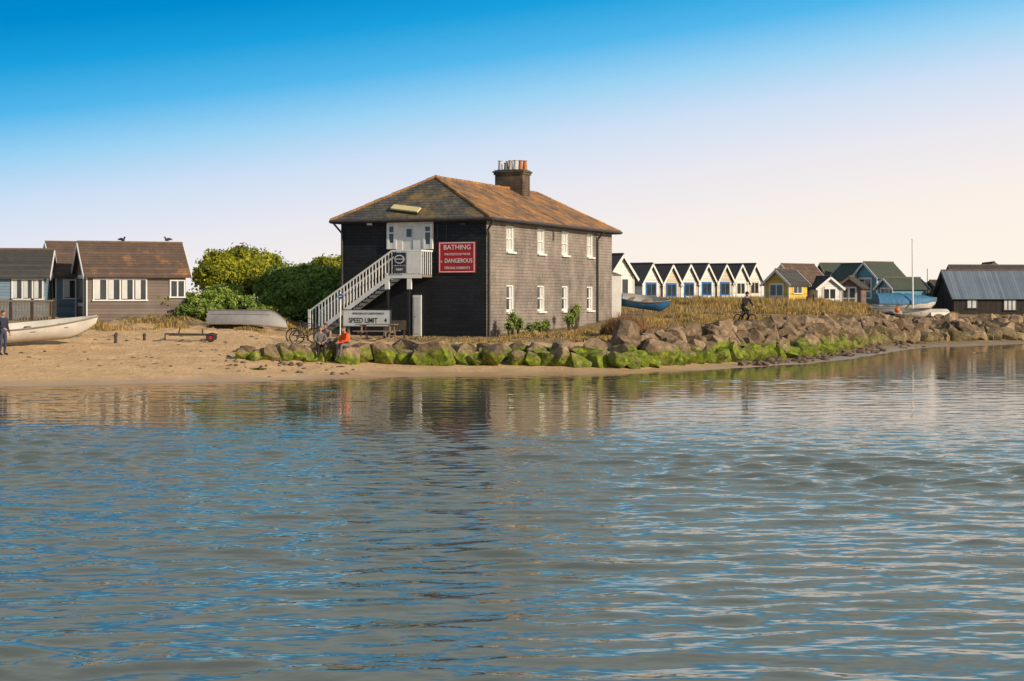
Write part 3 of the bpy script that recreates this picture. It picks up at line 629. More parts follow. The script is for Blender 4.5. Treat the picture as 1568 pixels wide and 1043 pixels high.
# ------------------------------------------------------------ beach huts
def hut(name,px,py,d,phi,w,L,wh,rh,wall,roof,trim,gable=True,door=white,side=None,over=.22,found=1.0,gwin=True):
    ph=math.radians(phi); r=Vector((math.sin(ph),math.cos(ph),0)); s=Vector((math.cos(ph),-math.sin(ph),0)); ap=W(px,py,d)
    O=Vector((ap.x,ap.y,ap.z-wh-rh)); Zv=Vector((0,0,1)); e=empty(name,O)
    def Lc(a,b_,z): return r*a+s*b_+Zv*z
    def fin(mb,nm,mats,bv=0): return mb.done(nm,mats,e,bevel=bv)
    a0=over
    mb=MB(); h2=w/2
    for a in(a0,a0+L): mb.add([Lc(a,-h2,-found),Lc(a,h2,-found),Lc(a,h2,wh),Lc(a,0,wh+rh-.03),Lc(a,-h2,wh)],[(0,1,2,3,4)],0)
    for sg_ in(-1,1): mb.add([Lc(a0,sg_*h2,-found),Lc(a0+L,sg_*h2,-found),Lc(a0+L,sg_*h2,wh),Lc(a0,sg_*h2,wh)],[(0,1,2,3)],0)
    fin(mb,'walls',[wall])
    mb=MB(); sl=rh/h2; ov=.25
    for sg_ in(-1,1):
        p=[Lc(0,0,wh+rh+.04),Lc(L+2*over,0,wh+rh+.04),Lc(L+2*over,sg_*(h2+ov),wh+.04-ov*sl),Lc(0,sg_*(h2+ov),wh+.04-ov*sl)]
        q=[x-Zv*.09 for x in p]; mb.add(p+q,[(0,1,2,3),(4,5,6,7),(0,1,5,4),(1,2,6,5),(2,3,7,6),(3,0,4,7)],0)
        for a in(-.02,L+2*over+.02):
            mb.beam(Lc(a,0,wh+rh-.06),Lc(a,sg_*(h2+ov),wh-ov*sl-.06),.04,.17,1)
    mb.tube(Lc(0,0,wh+rh+.06),Lc(L+2*over,0,wh+rh+.06),.06,.06,2)
    fin(mb,'roof',[roof,trim,pm(name+'_ridge',(0.10,0.075,0.06),(0.2,0.12,0.07),scale=3)])
    if gwin:
        mb=MB(); A_=(s,r,Zv); dw=min(.75,w*.26)
        mb.obox(Lc(a0-.03,0,wh*.47),A_,(dw+.08,.03,wh*.47+.03),1)
        for sg_ in(-1,1):
            mb.obox(Lc(a0-.07,sg_*dw/2,wh*.62),A_,(dw/2-.06,.012,wh*.25),2); mb.obox(Lc(a0-.07,sg_*dw/2,wh*.18),A_,(dw/2-.06,.012,wh*.12),0)
            mb.obox(Lc(a0-.03,sg_*(h2-.05),wh/2),A_,(.05,.03,wh/2-.02),3)
        fin(mb,'doors',[wall,door,glass,trim])
    if side:
        mb=MB(); A_=(r,s,Zv)
        for (a,b_,z0_,z1_,npn,kind) in side:
            ac=a0+(a+b_)/2; zc=(z0_+z1_)/2; hw=(b_-a)/2; hz=(z1_-z0_)/2; o=h2+.03
            mb.obox(Lc(ac,o-.005,zc),A_,(hw-.05,.01,hz-.05),1 if kind!='b' else 2)
            mb.obox(Lc(ac,o,z1_-.035),A_,(hw,.03,.035),0); mb.obox(Lc(ac,o+.02,z0_+.035),A_,(hw+.04,.05,.035),0)
            for k in range(npn+1): mb.obox(Lc(a0+a+.035+(b_-a-.07)*k/npn,o,zc),A_,(.035,.028,hz-.07),0)
            if kind=='c':
                for k in range(npn): mb.obox(Lc(a0+a+(b_-a)*(k+.32)/npn,o+.008,zc+.02),A_,((b_-a)/npn*.2,.006,hz-.09),2)
        fin(mb,'windows',[trim,glass,blind])
    return e,Lc,O
gw=pm('grey_weatherboard',(0.22,0.175,0.148),(0.165,0.13,0.11),scale=1.5,boards=('Z',.15,.02))
bg=pm('bluegrey_boards',(0.20,0.29,0.36),(0.16,0.22,0.28),scale=1.5,boards=('Z',.15,.015))
pinkb=pm('brown_boards',(0.24,0.16,0.13),(0.17,0.12,0.10),scale=1.5,boards=('Z',.15,.015))
wb=pm('white_boards',(0.76,0.73,0.67),(0.66,0.63,0.58),scale=1.5,boards=('Z',.15,.012))
tile=pm('brown_tiles',(0.14,0.088,0.062),(0.085,0.062,0.05),scale=2.5,boards=('Z',.13,.02),c3=(0.32,0.15,0.06),s3=.9,t3=.62)
tiled=pm('dark_tiles',(0.05,0.048,0.045),(0.075,0.07,0.065),scale=2.5,boards=('Z',.13,.02))
felt=pm('felt_roof',(0.045,0.043,0.045),(0.07,0.065,0.06),scale=2)
greenr=pm('green_felt',(0.075,0.085,0.06),(0.05,0.065,0.05),scale=2)
yel=pm('yellow_boards',(0.70,0.46,0.08),(0.6,0.39,0.08),scale=1.5,boards=('Z',.15,.012))
cream=pm('cream_boards',(0.66,0.56,0.40),(0.5,0.43,0.33),scale=1.5,boards=('Z',.15,.012))
aqua=pm('aqua_boards',(0.16,0.36,0.42),(0.12,0.28,0.34),scale=1.5,boards=('Z',.15,.012))
dkb=pm('dark_boards',(0.03,0.025,0.022),(0.045,0.035,0.03),scale=1.5,boards=('X',.2,.02))
tin=pm('corrugated_tin',(0.17,0.21,0.25),(0.22,0.26,0.30),scale=.8,rough=.45,metal=.2,boards=((1,0,0),.22,.03))
h1_=hut('beach_hut',118,372,80,66,3.4,4.75,2.35,1.45,gw,tile,white,side=[(.25,2.85,.95,2.05,4,'c'),(3.95,4.72,1.1,2.0,2,'g')])
h2_=hut('beach_hut',69,372,82.5,62,3.2,3.6,2.35,1.5,bg,tile,white,side=[(.3,1.6,1.0,2.0,2,'c')])
h3_=hut('beach_hut',-70,383,80,80,3.6,4.3,2.1,1.2,bg,tiled,white,side=[(2.7,4.2,.85,1.9,3,'c'),(.3,1.6,.85,1.9,2,'c')])
dk=empty('hut_deck',G(35,78)); mb=MB(); o=dk.location
for i in range(15):
    x=(i*9-42-CX)/F*77.5; mb.box((x-.12,77.0,1.95),(x+.12,79.6,2.0),0)
for i in range(28):
    x=(i*4.6-45-CX)/F*77; mb.box((x-.035,76.97,1.9),(x+.035,77.03,2.85),0)
xa=(-48-CX)/F*77;xb=(82-CX)/F*77
mb.box((xa,76.94,2.85),(xb,77.06,2.93),0); mb.box((xa,76.9,1.83),(xb,76.96,1.95),0)
for i in range(5): x=xa+(xb-xa)*i/4; mb.box((x-.06,76.95,1.2),(x+.06,77.05,3.0),1)
ob=mb.done('deck_and_rail',[wood,woodd],None); ob.parent=dk; ob.matrix_parent_inverse=Matrix.Translation(-o)
hut('beach_hut',955,390,106,-48,2.7,4,1.9,1.35,wb,felt,white)
specs=[(1000,404,130,wb),(1031,405.5,132,cream),(1058,405,134,wb),(1085,404.5,136,bg),(1113,405,138,cream),(1137,405,140,wb),(1158,404.5,142,wb)]
for i,(px,py,d,wl) in enumerate(specs):
    hut('beach_hut',px,py,d,-50,2.45,4.2,1.75,1.4,wl if i%3 else wb,felt,white,door=random.choice([white,bluep,white,cream]))
hut('beach_hut',1187,413,128,42,2.3,2.6,1.6,1.0,yel,tiled,white,side=[(.5,1.8,.7,1.5,2,'g')])
hut('beach_hut',1196,405,133,52,2.8,3.6,1.75,1.3,cream,tile,white,side=[(.6,1.6,.8,1.6,2,'g'),(2.2,3.0,.8,1.6,1,'g')])
hut('beach_hut',1255,404,146,78,3.0,4.0,1.7,1.2,dkb,greenr,wood,side=[(.5,1.7,.8,1.5,2,'g')])
hut('beach_hut',1272,424,132,-20,2.2,2.6,1.5,.8,wb,felt,white)
hut('beach_hut',1300,424,134,20,2.0,2.6,1.5,.75,pinkb,felt,wood)
hut('beach_hut',1322,402,140,60,3.0,3.0,1.9,1.2,aqua,greenr,white,side=[(.4,1.4,.9,1.7,2,'g')])
hut('beach_hut',1322,404,141,-20,2.6,3.2,1.9,1.2,yel,greenr,white)
hut('beach_hut',1352,426,128,70,2.2,3.0,1.2,.7,aqua,greenr,white)
hut('beach_hut',1392,434,150,70,2.2,2.2,1.2,.7,gw,felt,wood)
hut('beach_hut',1423,430,150,60,2.2,2.4,1.4,.8,gw,felt,wood)
hut('boat_shed',1441,415,128,86,4.6,9.5,1.75,1.95,dkb,tin,dgrey,side=[(1.0,1.85,.75,1.5,2,'b'),(3.9,4.95,.6,1.5,3,'b')],gwin=False)
hut('beach_hut',1452,407,140,84,3.4,9,1.9,1.3,gw,felt,wood,gwin=False)
hut('beach_hut',1523,402,146,5,3.8,5,1.9,1.3,dkb,tile,wood,gwin=False)
def pole(name,px,d,ytop,r,mat,lean=0):
    g=G(px,d); mb=MB(); t=W(px+lean,ytop,d)-g; mb.tube((0,0,-.3),t,r,r*.6,0,8); mb.sphere(t,r*.9,0,8,6)
    o=mb.done(name,[mat]); o.location=g; return o
pole('flag_mast',1398,118,367,.07,white,-1); pole('lamp_post',1420,130,412,.04,dgrey); pole('flag_pole',1298,125,440,.05,wood); pole('telegraph_pole',1262,130,440,.06,wood)
for px,d,y in((177,68,514),(221,69.5,513),(178,71,512),(1412,119,455),(1352,117,470),(1246,120,452),(1236,119,455)): pole('mooring_post',px,d,y,.09,woodd)

# ------------------------------------------------------------ boats
def boat(name,loc,L,B,D,rz,outer,inner,inv=False,tilt=0,pitch=0,cover=None,thw=True):
    ns_=18;na=9; P=[];
    for i in range(ns_):
        s=i/(ns_-1); q=max(0,(s-.35)/.65); wv=B/2*(1-q**2.4)**.8*(.82+.18*min(1,s/.35)); wv=max(wv,.012)
        sheer=D*(1+.28*q**2); keel=D*.06+D*.75*max(0,(s-.8)/.2)**2
        row=[]
        for j in range(-na,na+1):
            a=abs(j)/na; y=wv*math.sin(a*math.pi/2)**.75*(1 if j>=0 else -1); z=keel+(sheer-keel)*(1-math.cos(a*math.pi/2))**.85; row.append(Vector((L*(s-.5)+ (.12*L*q*q*(z/sheer)*.5),y,z)))
        P.append(row)
    mb=MB(); nr=2*na+1
    vs=[p for r in P for p in r]; fs=[(i*nr+j,(i+1)*nr+j,(i+1)*nr+j+1,i*nr+j+1) for i in range(ns_-1) for j in range(nr-1)]
    mb.add(vs,fs,0,True); mb.add(P[0],[tuple(range(nr))],0)
    vi=[Vector((p.x*.985,p.y*.94,p.z+.03 if abs(p.y)>.02 else p.z+.05)) for p in vs]; mb.add(vi,fs,1,True)
    for sd in(0,nr-1): mb.path([P[i][sd] for i in range(ns_)],[.035]*ns_,2)
    mb.tube(P[0][0],P[0][-1],.035,.035,2)
    mb.path([P[i][na]-Vector((0,0,.02)) for i in range(ns_)],[.02]*ns_,2)
    if inv:
        for sd in(na-4,na+4): mb.path([P[i][sd]-Vector((0,0,.01)) for i in range(1,ns_-3)],[.018]*(ns_-4),2)
    if thw:
        for i in(4,9,13):
            a,b_=P[i][1],P[i][-2]; mb.beam(a-Vector((0,0,.06)),b_-Vector((0,0,.06)),.22,.03,2)
    if cover:
        cv_=[]
        for i in range(ns_):
            a,b_=P[i][0],P[i][-1]; hh=.75*math.sin(min(1,(1-i/(ns_-1))*1.5+.05)*math.pi/2)*D
            for k in range(9):
                t=max(0,min(1,(k-1)/6)); p=a.lerp(b_,t)*1.0; p.z+=hh*math.sin(t*math.pi)**.6+ .02+.03*math.sin(i*1.7+k); p.y*=1.06
                if k in(0,8): p.z-=.28*D
                cv_.append(p)
        mb.add(cv_,[(i*9+k,(i+1)*9+k,(i+1)*9+k+1,i*9+k+1) for i in range(ns_-1) for k in range(8)],3,True); mb.add(cv_[:9],[tuple(range(9))],3)
    R=Matrix.Rotation(rz,4,'Z')@Matrix.Rotation(pitch,4,'Y')@Matrix.Rotation(tilt+(math.pi if inv else 0),4,'X')
    o=mb.done(name,[outer,inner,wood,cover or white],None); vs_=[R@v.co for v in o.data.vertices]; mz=min(v.z for v in vs_)
    o.data.transform(R); o.location=Vector(loc)-Vector((0,0,mz+.03)); return o
greyh=pm('grey_fibreglass',(0.28,0.27,0.26),(0.18,0.17,0.165),scale=1.5,rough=.5)
whh=pm('white_hull',(0.62,0.59,0.52),(0.45,0.42,0.37),scale=1.5,rough=.4)
blh=pm('blue_hull',(0.05,0.20,0.42),(0.04,0.15,0.33),scale=1.5,rough=.4)
tarp=pm('blue_tarpaulin',(0.05,0.17,0.30),(0.035,0.12,0.22),scale=3,rough=.6,bump=.05,bscale=4)
g=G(377,75.6); boat('upturned_dinghy',(g.x,g.y,g.z-.05),3.45,1.45,.66,math.radians(-4),greyh,greyh,inv=True,thw=False)
g=G(40,66.0); boat('rowing_boat',(g.x,g.y,g.z),5.2,1.6,.66,math.radians(24),whh,whh,tilt=math.radians(8),pitch=math.radians(-4))
g=G(985,93); boat('blue_dinghy',(g.x,g.y,g.z+.25),2.8,1.3,.6,math.radians(-18),blh,whh,tilt=math.radians(16),pitch=math.radians(8))
g=G(1385,119); boat('covered_motor_boat',(g.x,g.y,g.z+.1),4.4,1.8,.8,math.radians(8),whh,whh,cover=tarp,thw=False)
g=G(1392,114); boat('white_tender',(g.x,g.y,g.z-.05),2.7,1.3,.55,math.radians(-12),whh,greyh,tilt=.15)
g=G(1438,116); boat('upturned_dinghy',(g.x,g.y,g.z),1.9,1.1,.55,math.radians(20),whh,whh,inv=True,thw=False)
g=G(1358,113.5); boat('upturned_dinghy',(g.x,g.y,g.z),2.0,1.1,.45,math.radians(-30),greyh,greyh,inv=True,thw=False)
mb=MB(); mb.sphere((0,0,.16),.2,0); mb.ring((0,0,.38),(0,1,0),.06,.02,1,12,5); ob=mb.done('mooring_buoy',[orangep,dgrey]); ob.location=G(1374,112.5)+Vector((0,0,.35))
def wheelmb(mb,c,axis_,R=.22,w=.05,mi=0,mh=1):
    mb.ring(c,axis_,R,w,mi,20,8); A_=Vector(axis_).normalized()
    mb.tube(Vector(c)-A_*.04,Vector(c)+A_*.04,R*.55,R*.55,mh,14)
mb=MB(); mb.beam((-1.1,0,.35),(1.1,.0,.32),.07,.07,0); mb.beam((-.9,-.35,.3),(.9,-.35,.3),.05,.05,0); mb.beam((-.9,.35,.3),(.9,.35,.3),.05,.05,0)
for x in(-.9,0,.9): mb.beam((x,-.38,.34),(x,.38,.34),.05,.05,0)
mb.beam((-1.1,0,.35),(-1.1,0,-.02),.05,.05,0); mb.path([(-.5,-.3,.35),(-.45,-.3,.6)],[.03,.03],0); mb.path([(.5,-.3,.35),(.5,-.3,.58)],[.03,.03],0)
for y in(-.5,.5): wheelmb(mb,(.85,y,.2),(0,1,0),.14,.055,1,2); 
mb.tube((.85,-.5,.2),(.85,.5,.2),.025,.025,0)
ob=mb.done('boat_trailer',[woodd,rubber,redp]); ob.location=G(293,69.5); ob.rotation_euler=(0,0,math.radians(6))
mb=MB()
for k in range(5): mb.box((-.9,-.36+k*.15,.72),(.9,-.23+k*.15,.76),0)
for y in(-.72,.6):
    mb.box((-.9,y,.43),(.9,y+.12,.47),0); mb.box((-.9,y+.14,.43),(.9,y+.24,.47),0) if y<0 else mb.box((-.9,y-.12,.43),(.9,y-.02,.47),0)
for x in(-.65,.65):
    mb.box((x-.03,-.7,.37),(x+.03,.72,.43),0); mb.box((x-.031,-.36,.66),(x+.031,.36,.72),0)
    mb.beam((x+.05,-.25,.7),(x+.05,-.6,0),.05,.09,0); mb.beam((x+.05,.25,.7),(x+.05,.6,0),.05,.09,0)
g=G(577,72.6); ob=mb.done('picnic_table',[wood]); ob.location=g; ob.rotation_euler=(0,0,-.2)
mb=MB(); mb.box((-.5,-.2,.42),(.5,.2,.46),0); mb.box((-.5,.2,.46),(.5,.24,.85),0)
for x in(-.42,.42):
    for y in(-.15,.18): mb.box((x-.03,y-.03,0),(x+.03,y+.03,.42),0)
ob=mb.done('wooden_bench',[woodd]); ob.location=G(605,74); 
wd=foliage_mat('seaweed',(0.05,0.06,0.01),(0.25,0.24,0.04),.1)
for (px,d,r) in((396,62.2,.2),):
    g=G(px,d); pts=[];hs=[]
    for i in range(260):
        a=random.random()*6.28;q=r*random.random(); pts.append((g.x+q*math.cos(a)*1.6,g.y+q*math.sin(a),g.z)); hs.append(random.uniform(.02,.09))
    blades('seaweed_clump',pts,hs,wd,lean=1.5,wid=.03)

# ------------------------------------------------------------ bicycles
def bike(name,loc,rz,roll=0,col=dgrey,parent=None):
    mb=MB(); R=.34; f=(0,-.52,R); r=(0,.52,R); bb=(0,.08,.3); st=(0,.2,.82); hd=(0,-.36,.86); hb=(0,-.4,.72)
    for w_ in(f,r):
        mb.ring(w_,(1,0,0),R-.02,.02,0,28,6); mb.ring(w_,(1,0,0),R-.045,.01,2,28,5); mb.tube((-.04,w_[1],w_[2]),(.04,w_[1],w_[2]),.02,.02,2)
        for k in range(12):
            t=k*math.pi/6; mb.tube(w_,(0,w_[1]+math.cos(t)*(R-.05),w_[2]+math.sin(t)*(R-.05)),.003,.003,2,4)
    for a_,b_ in((bb,st),(hb,bb),(st,hd),(bb,(.03,.52,R)),(bb,(-.03,.52,R)),((0,.19,.76),(.03,.52,R)),((0,.19,.76),(-.03,.52,R)),((0,-.34,.98),(0,-.42,.7)),((.04,-.42,.7),(.04,-.52,R)),((-.04,-.42,.7),(-.04,-.52,R)),(st,(0,.23,.93))): mb.tube(a_,b_,.018,.018,1)
    mb.path([(-.28,-.28,1.02),(-.12,-.36,1.02),(.12,-.36,1.02),(.28,-.28,1.02)],[.014]*4,0); mb.sphere((0,.22,.95),(.07,.13,.03),0,10,6)
    mb.ring((.05,.08,.3),(1,0,0),.09,.008,2,16,5); mb.tube((.06,.08,.3),(.06,.0,.16),.012,.012,2); mb.tube((-.06,.08,.3),(-.06,.16,.44),.012,.012,2); mb.box((.06,-.05,.14),(.15,.05,.165),0); mb.box((-.15,.11,.43),(-.06,.21,.455),0)
    o=mb.done(name,[rubber,col,rubber],None); o.location=loc; o.rotation_euler=(0,roll,rz); return o
g=G(463,70.6); bike('bicycle',g,math.radians(70),roll=.25,col=dgrey); g=G(472,70.2); bike('bicycle',g,math.radians(110),roll=-.3,col=dgrey)

# ------------------------------------------------------------ people
EDG=[('pel','spi','t'),('spi','che','t'),('che','nek','t'),('nek','hdb','s')]
for sd in'LR':
    EDG+=[('che','sh'+sd,'t'),('sh'+sd,'el'+sd,'a'),('el'+sd,'wr'+sd,'a'),('wr'+sd,'pm'+sd,'s'),('pel','hi'+sd,'l'),('hi'+sd,'kn'+sd,'l'),('kn'+sd,'an'+sd,'l'),('an'+sd,'to'+sd,'f')]
RAD=dict(pel=(.15,.12),spi=(.14,.11),che=(.155,.12),nek=(.06,.06),hdb=(.055,.055),sh=(.075,.075),el=(.05,.05),wr=(.03,.03),pm=(.033,.018),hi=(.10,.10),kn=(.065,.065),an=(.045,.045),to=(.04,.035))
def human(name,loc,rz,J,mats,bulk=1.0,hair='short',look=0,lookz=0):
    J={k:Vector(v) for k,v in J.items()}
    for sd in'LR':
        d=(J['wr'+sd]-J['el'+sd]).normalized(); J['pm'+sd]=J['wr'+sd]+d*.07
    e=empty(name,loc); e.rotation_euler=(0,0,rz)
    names=list(J); names.remove('pel'); names=['pel']+names; idx={k:i for i,k in enumerate(names)}
    me=bpy.data.meshes.new('tmp'); me.from_pydata([J[k] for k in names],[(idx[a],idx[b_]) for a,b_,_ in EDG],[]); o=bpy.data.objects.new('tmp',me); scene.collection.objects.link(o)
    sk=o.modifiers.new('s','SKIN'); sk.branch_smoothing=.6
    if not me.skin_vertices:
        bpy.context.view_layer.objects.active=o; bpy.ops.mesh.customdata_skin_add()
    sv=me.skin_vertices[0].data
    for i,k in enumerate(names):
        r=RAD[k if k in RAD else k[:-1]]; m=bulk if k[:2] in('pe','sp','ch','sh','el') else 1
        sv[i].radius=(r[0]*m,r[1]*m); sv[i].use_root=(k=='pel')
    ss=o.modifiers.new('ss','SUBSURF'); ss.levels=2; ss.render_levels=2
    dg=bpy.context.evaluated_depsgraph_get(); dg.update(); me2=bpy.data.meshes.new_from_object(o.evaluated_get(dg)); bpy.data.objects.remove(o)
    me2.materials.clear()
    for m in(mats[0],mats[1],mats[2],mats[3],skin): me2.materials.append(m)
    mi={'t':0,'a':1,'l':2,'f':3,'s':4}
    for p in me2.polygons:
        best=9;bm_=0
        for a,b_,t in EDG:
            A_,B_=J[a],J[b_]; ab=B_-A_; tt=max(0,min(1,(p.center-A_).dot(ab)/ab.length_squared)); dd=(p.center-(A_+ab*tt)).length-(.03 if t in'al' else 0)
            if dd<best: best=dd; bm_=mi[t]
        p.material_index=bm_; p.use_smooth=True
    me2.name='body'; ob=bpy.data.objects.new('body',me2); scene.collection.objects.link(ob); ob.parent=e
    mb=MB(); hc=J['hdb']+Vector((0,-.02,.10)); M=Matrix.Rotation(look,3,'Z')@Matrix.Rotation(lookz,3,'X')
    def hh(x,y,z): return hc+M@Vector((x,y,z))
    mb.sphere(hc,(.074,.094,.112),0,16,12,M); mb.sphere(hh(0,-.035,-.06),(.05,.055,.05),0,12,8,M)
    mb.tube(hh(0,-.088,.02),hh(0,-.115,-.022),.009,.016,0,6); mb.sphere(hh(0,-.112,-.024),.014,0,8,6)
    for sx_ in(-1,1):
        mb.sphere(hh(sx_*.031,-.086,.012),(.012,.008,.008),2,8,6,M); mb.sphere(hh(sx_*.074,.005,0),(.012,.02,.03),0,8,6,M); mb.tube(hh(sx_*.015,-.094,.03),hh(sx_*.045,-.083,.03),.005,.004,1,5)
    mb.tube(hh(-.022,-.092,-.055),hh(.022,-.092,-.055),.006,.006,3,5)
    n_=16; vs=[];
    for j in range(7):
        ph=j/6*math.pi*.56
        for i in range(n_):
            th=2*math.pi*i/n_; y=math.sin(th); fr_=1-.33*max(0,-y)
            p_=ph*fr_*(1.25 if hair=='long' and y>-.2 else 1.0)
            vs.append(hh(.083*math.sin(p_)*math.cos(th),.103*math.sin(p_)*math.sin(th)+.006,.122*math.cos(p_)))
    mb.add(vs,[(j*n_+i,(j+1)*n_+i,(j+1)*n_+(i+1)%n_,j*n_+(i+1)%n_) for j in range(6) for i in range(n_)],1,True)
    if hair=='long': mb.sphere(hh(0,.06,-.08),(.075,.045,.12),1,12,8,M)
    if hair=='cap': mb.sphere(hh(0,0,.05),(.088,.105,.085),4,14,8,M); mb.sphere(hh(0,-.11,.045),(.06,.06,.01),4,12,6,M)
    mb.done('head',[skin,hairm,eyem,redp,mats[3]],e)
    mb=MB()
    for sd in'LR':
        w_=J['wr'+sd]; d=(J['pm'+sd]-w_).normalized(); up=Vector((0,0,1)); sdv=d.cross(up); sdv=sdv.normalized() if sdv.length>.2 else Vector((1,0,0)); dn_=-(sdv.cross(d)).normalized()
        if dn_.z>0: dn_=-dn_
        pc=w_+d*.06; mb.obox(pc,(d,sdv,dn_),(.045,.038,.013),0)
        for k,(o_,ln_) in enumerate(((-.030,.070),(-.010,.080),(.010,.076),(.029,.060))):
            a_=w_+d*.10+sdv*o_; b1=a_+(d*.85+dn_*.4).normalized()*ln_*.45; b2=b1+(d*.4+dn_*.9).normalized()*ln_*.35; b3=b2+(dn_-d*.1).normalized()*ln_*.25
            mb.path([a_-d*.02,a_,b1,b2,b3],[.010,.0095,.009,.008,.006],0)
        q=-1 if sd=='L' else 1; a_=w_+d*.035+sdv*.034*q; mb.path([a_,a_+(d*.6+sdv*.8*q).normalized()*.035,a_+(d*.9+sdv*.5*q+dn_*.3).normalized()*.066],[.012,.011,.008],0)
    mb.done('hands',[skin],e)
    return e
def cloth(nm,c): return pm(nm,c,tuple(x*.7 for x in c),scale=8,rough=.9,bump=.01,bscale=25)
black_c=cloth('black_cloth',(0.02,0.02,0.024)); navy=cloth('navy_cloth',(0.03,0.035,0.06)); grey_c=cloth('grey_cloth',(0.16,0.15,0.15)); ora=cloth('orange_jacket',(0.90,0.11,0.015)); jean=cloth('denim',(0.05,0.06,0.10)); tan=cloth('tan_cloth',(0.30,0.2,0.13)); pinkc=cloth('pale_pink',(0.4,0.25,0.22))
def sit(lean=0.05,drop=.0,hands=None):
    J=dict(pel=(0,0,.11),spi=(0,-.02-lean*.5,.30),che=(0,-.05-lean,.47),nek=(0,-.07-lean*1.3,.60),hdb=(0,-.09-lean*1.4,.66))
    for sd,s in(('L',1),('R',-1)):
        J['sh'+sd]=(s*.175,-.05-lean,.53); J['el'+sd]=(s*.24,-.17-lean,.29); J['wr'+sd]=(s*.11,-.36-lean,.22)
        J['hi'+sd]=(s*.10,-.03,.09); J['kn'+sd]=(s*.12,-.44,.12+drop*.2); J['an'+sd]=(s*.12,-.50,-.32); J['to'+sd]=(s*.13,-.64,-.37)
    return J
def stand():
    J=dict(pel=(0,0,.95),spi=(0,0,1.13),che=(0,-.01,1.32),nek=(0,0,1.46),hdb=(0,-.01,1.52))
    for sd,s in(('L',1),('R',-1)):
        J['sh'+sd]=(s*.18,0,1.40); J['el'+sd]=(s*.25,.03,1.12); J['wr'+sd]=(s*.24,-.1,.88); J['hi'+sd]=(s*.10,0,.91); J['kn'+sd]=(s*.11,-.03,.49); J['an'+sd]=(s*.12,.03,.08); J['to'+sd]=(s*.14,-.13,.035)
    return J
def flat_rock_seat(name,px,d,z,w=.45,dz=.32):
    c=np.array(((px-CX)/F*d,d+.1,z-.36)); v=rock((w,w*.7,.5),iv3); v[:,2]=np.minimum(v[:,2],.36); return npmesh(name,v+c,if3,rockm,smooth=False)
def seat_person(name,px,d,z,rz,J,*a,**k):
    x=(px-CX)/F*d; flat_rock_seat('boulder',px,d,z); return human(name,(x,d,z),rz,J,*a,**k)
seat_person('seated_person',490,66.0,1.02,math.radians(12),sit(.02),(grey_c,grey_c,black_c,black_c),hair='short')
seat_person('seated_person',503,66.8,1.12,math.radians(-30),sit(.06),(pinkc,tan,jean,black_c),hair='long',look=-.3)
Jo=sit(.10)
seat_person('seated_person_in_orange_jacket',534,65.8,1.02,math.radians(-50),Jo,(ora,ora,grey_c,black_c),bulk=1.5,hair='short',look=-.2)
J=stand()
for sd,s in(('L',1),('R',-1)):
    J['sh'+sd]=(s*.18,-.06,1.42); J['el'+sd]=(s*.29,-.18,1.16); J['wr'+sd]=(s*.26,-.29,1.06)
J['che']=(0,-.06,1.34); J['nek']=(0,-.09,1.48); J['hdb']=(0,-.12,1.55); J['pel']=(0,.1,.99); J['hiL']=(.1,.09,.95); J['hiR']=(-.1,.09,.95); J['spi']=(0,.03,1.15)
J['knL']=(.13,-.12,.55); J['anL']=(.12,.02,.22); J['toL']=(.13,-.12,.17); J['knR']=(-.14,-.2,.72); J['anR']=(-.12,.12,.53); J['toR']=(-.12,-.02,.46)
g=G(1141,82); cy=human('cyclist',g+Vector((0,0,.04)),math.radians(35),J,(black_c,black_c,black_c,black_c),bulk=1.1,hair='cap'); bike('bicycle',g+Vector((0,0,.02)),math.radians(35))
J=stand(); J['wrR']=(-.2,-.25,1.05); g=G(4,62.6); human('standing_person',(g.x,g.y,g.z),math.radians(60),J,(navy,navy,jean,black_c),bulk=1.15,hair='short')
def gull(px,py,d,rz):
    mb=MB(); mb.sphere((0,0,.14),(.08,.17,.075),0,12,8,Matrix.Rotation(.25,3,'X')); mb.sphere((0,-.15,.24),.045,0); mb.tube((0,-.12,.17),(0,-.15,.23),.045,.035,0); mb.tube((0,-.19,.235),(0,-.25,.225),.012,.004,2,6)
    mb.sphere((.055,.05,.15),(.03,.17,.05),1,8,6); mb.sphere((-.055,.05,.15),(.03,.17,.05),1,8,6); mb.add([(-.03,.14,.12),(.03,.14,.12),(.05,.28,.10),(-.05,.28,.10)],[(0,1,2,3)],1)
    for s in(-.03,.03): mb.tube((s,0,.1),(s,0,0),.006,.006,2,5)
    o=mb.done('seagull',[dgrey,woodd,orangep]); o.location=W(px,py,d); o.rotation_euler=(0,0,rz)
gull(187,371,80.9,1.2); gull(257,371,81.9,-1.0)

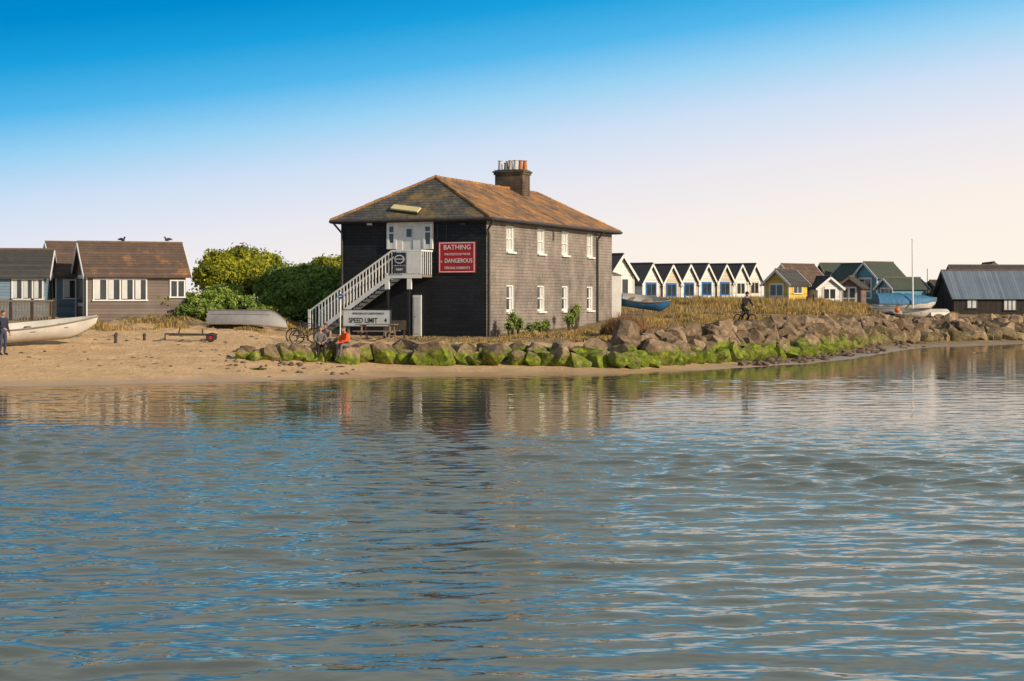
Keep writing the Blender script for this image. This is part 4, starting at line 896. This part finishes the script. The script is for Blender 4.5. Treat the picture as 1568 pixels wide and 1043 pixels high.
# ------------------------------------------------------------ sky, sun, camera
sd_=Vector((0.78,-0.54,0.42)).normalized()
w=bpy.data.worlds.new('World'); scene.world=w; w.use_nodes=True; n=w.node_tree.nodes; l=w.node_tree.links
bgn=n['Background']; bgn.inputs['Strength'].default_value=0.1
sky=n.new('ShaderNodeTexSky'); sky.sky_type='NISHITA'; sky.sun_disc=False; sky.sun_elevation=math.asin(sd_.z); sky.sun_rotation=math.atan2(sd_.x,sd_.y); sky.dust_density=1.5
tc=n.new('ShaderNodeTexCoord'); sx=n.new('ShaderNodeSeparateXYZ'); l.new(tc.outputs['Generated'],sx.inputs[0])
xc=mr(sx.outputs['X'],-.5,.5,.068,-.068); e_=mth('ADD',sx.outputs['Z'],xc)
stops=[(0.0,(253,243,230)),(.10,(250,240,232)),(.25,(234,233,240)),(.38,(207,224,245)),(.49,(155,210,244)),(.59,(85,184,236)),(.70,(28,160,222)),(.80,(0,140,208)),(1.0,(0,124,196))]
gc=ramp(mr(e_,0,.25),[(p,lin(c)) for p,c in stops])
up_=mixc(mr(sx.outputs['Z'],.5,.9),(.40,.47,.50),(.22,.34,.48))
gc=mixc(mr(sx.outputs['Z'],.188,.26),gc,up_)
sc=n.new('ShaderNodeVectorMath'); sc.operation='SCALE'; sc.inputs['Scale'].default_value=10.0; l.new(gc,sc.inputs[0])
col=mixc(mr(sx.outputs['Z'],.22,.6,1.0,0.5),sky.outputs[0],sc.outputs[0])
l.new(col,bgn.inputs['Color'])
sl=bpy.data.lights.new('sun','SUN'); sl.energy=5.0; sl.angle=math.radians(.6); sl.color=(1,.84,.64); so=bpy.data.objects.new('sun',sl); so.rotation_euler=sd_.to_track_quat('Z','Y').to_euler(); so.location=(60,-30,50); scene.collection.objects.link(so)
cam=bpy.data.cameras.new('camera'); cam.sensor_width=36; cam.lens=36*F/1568; cam.shift_y=-(521.5-HY)/1568; cam.clip_end=10000; cam.clip_start=.1
co=bpy.data.objects.new('camera',cam); co.location=(0,0,HC); co.rotation_euler=(math.pi/2,0,0); scene.collection.objects.link(co); scene.camera=co
scene.view_settings.view_transform='Standard'; scene.view_settings.look='None'; scene.view_settings.exposure=0
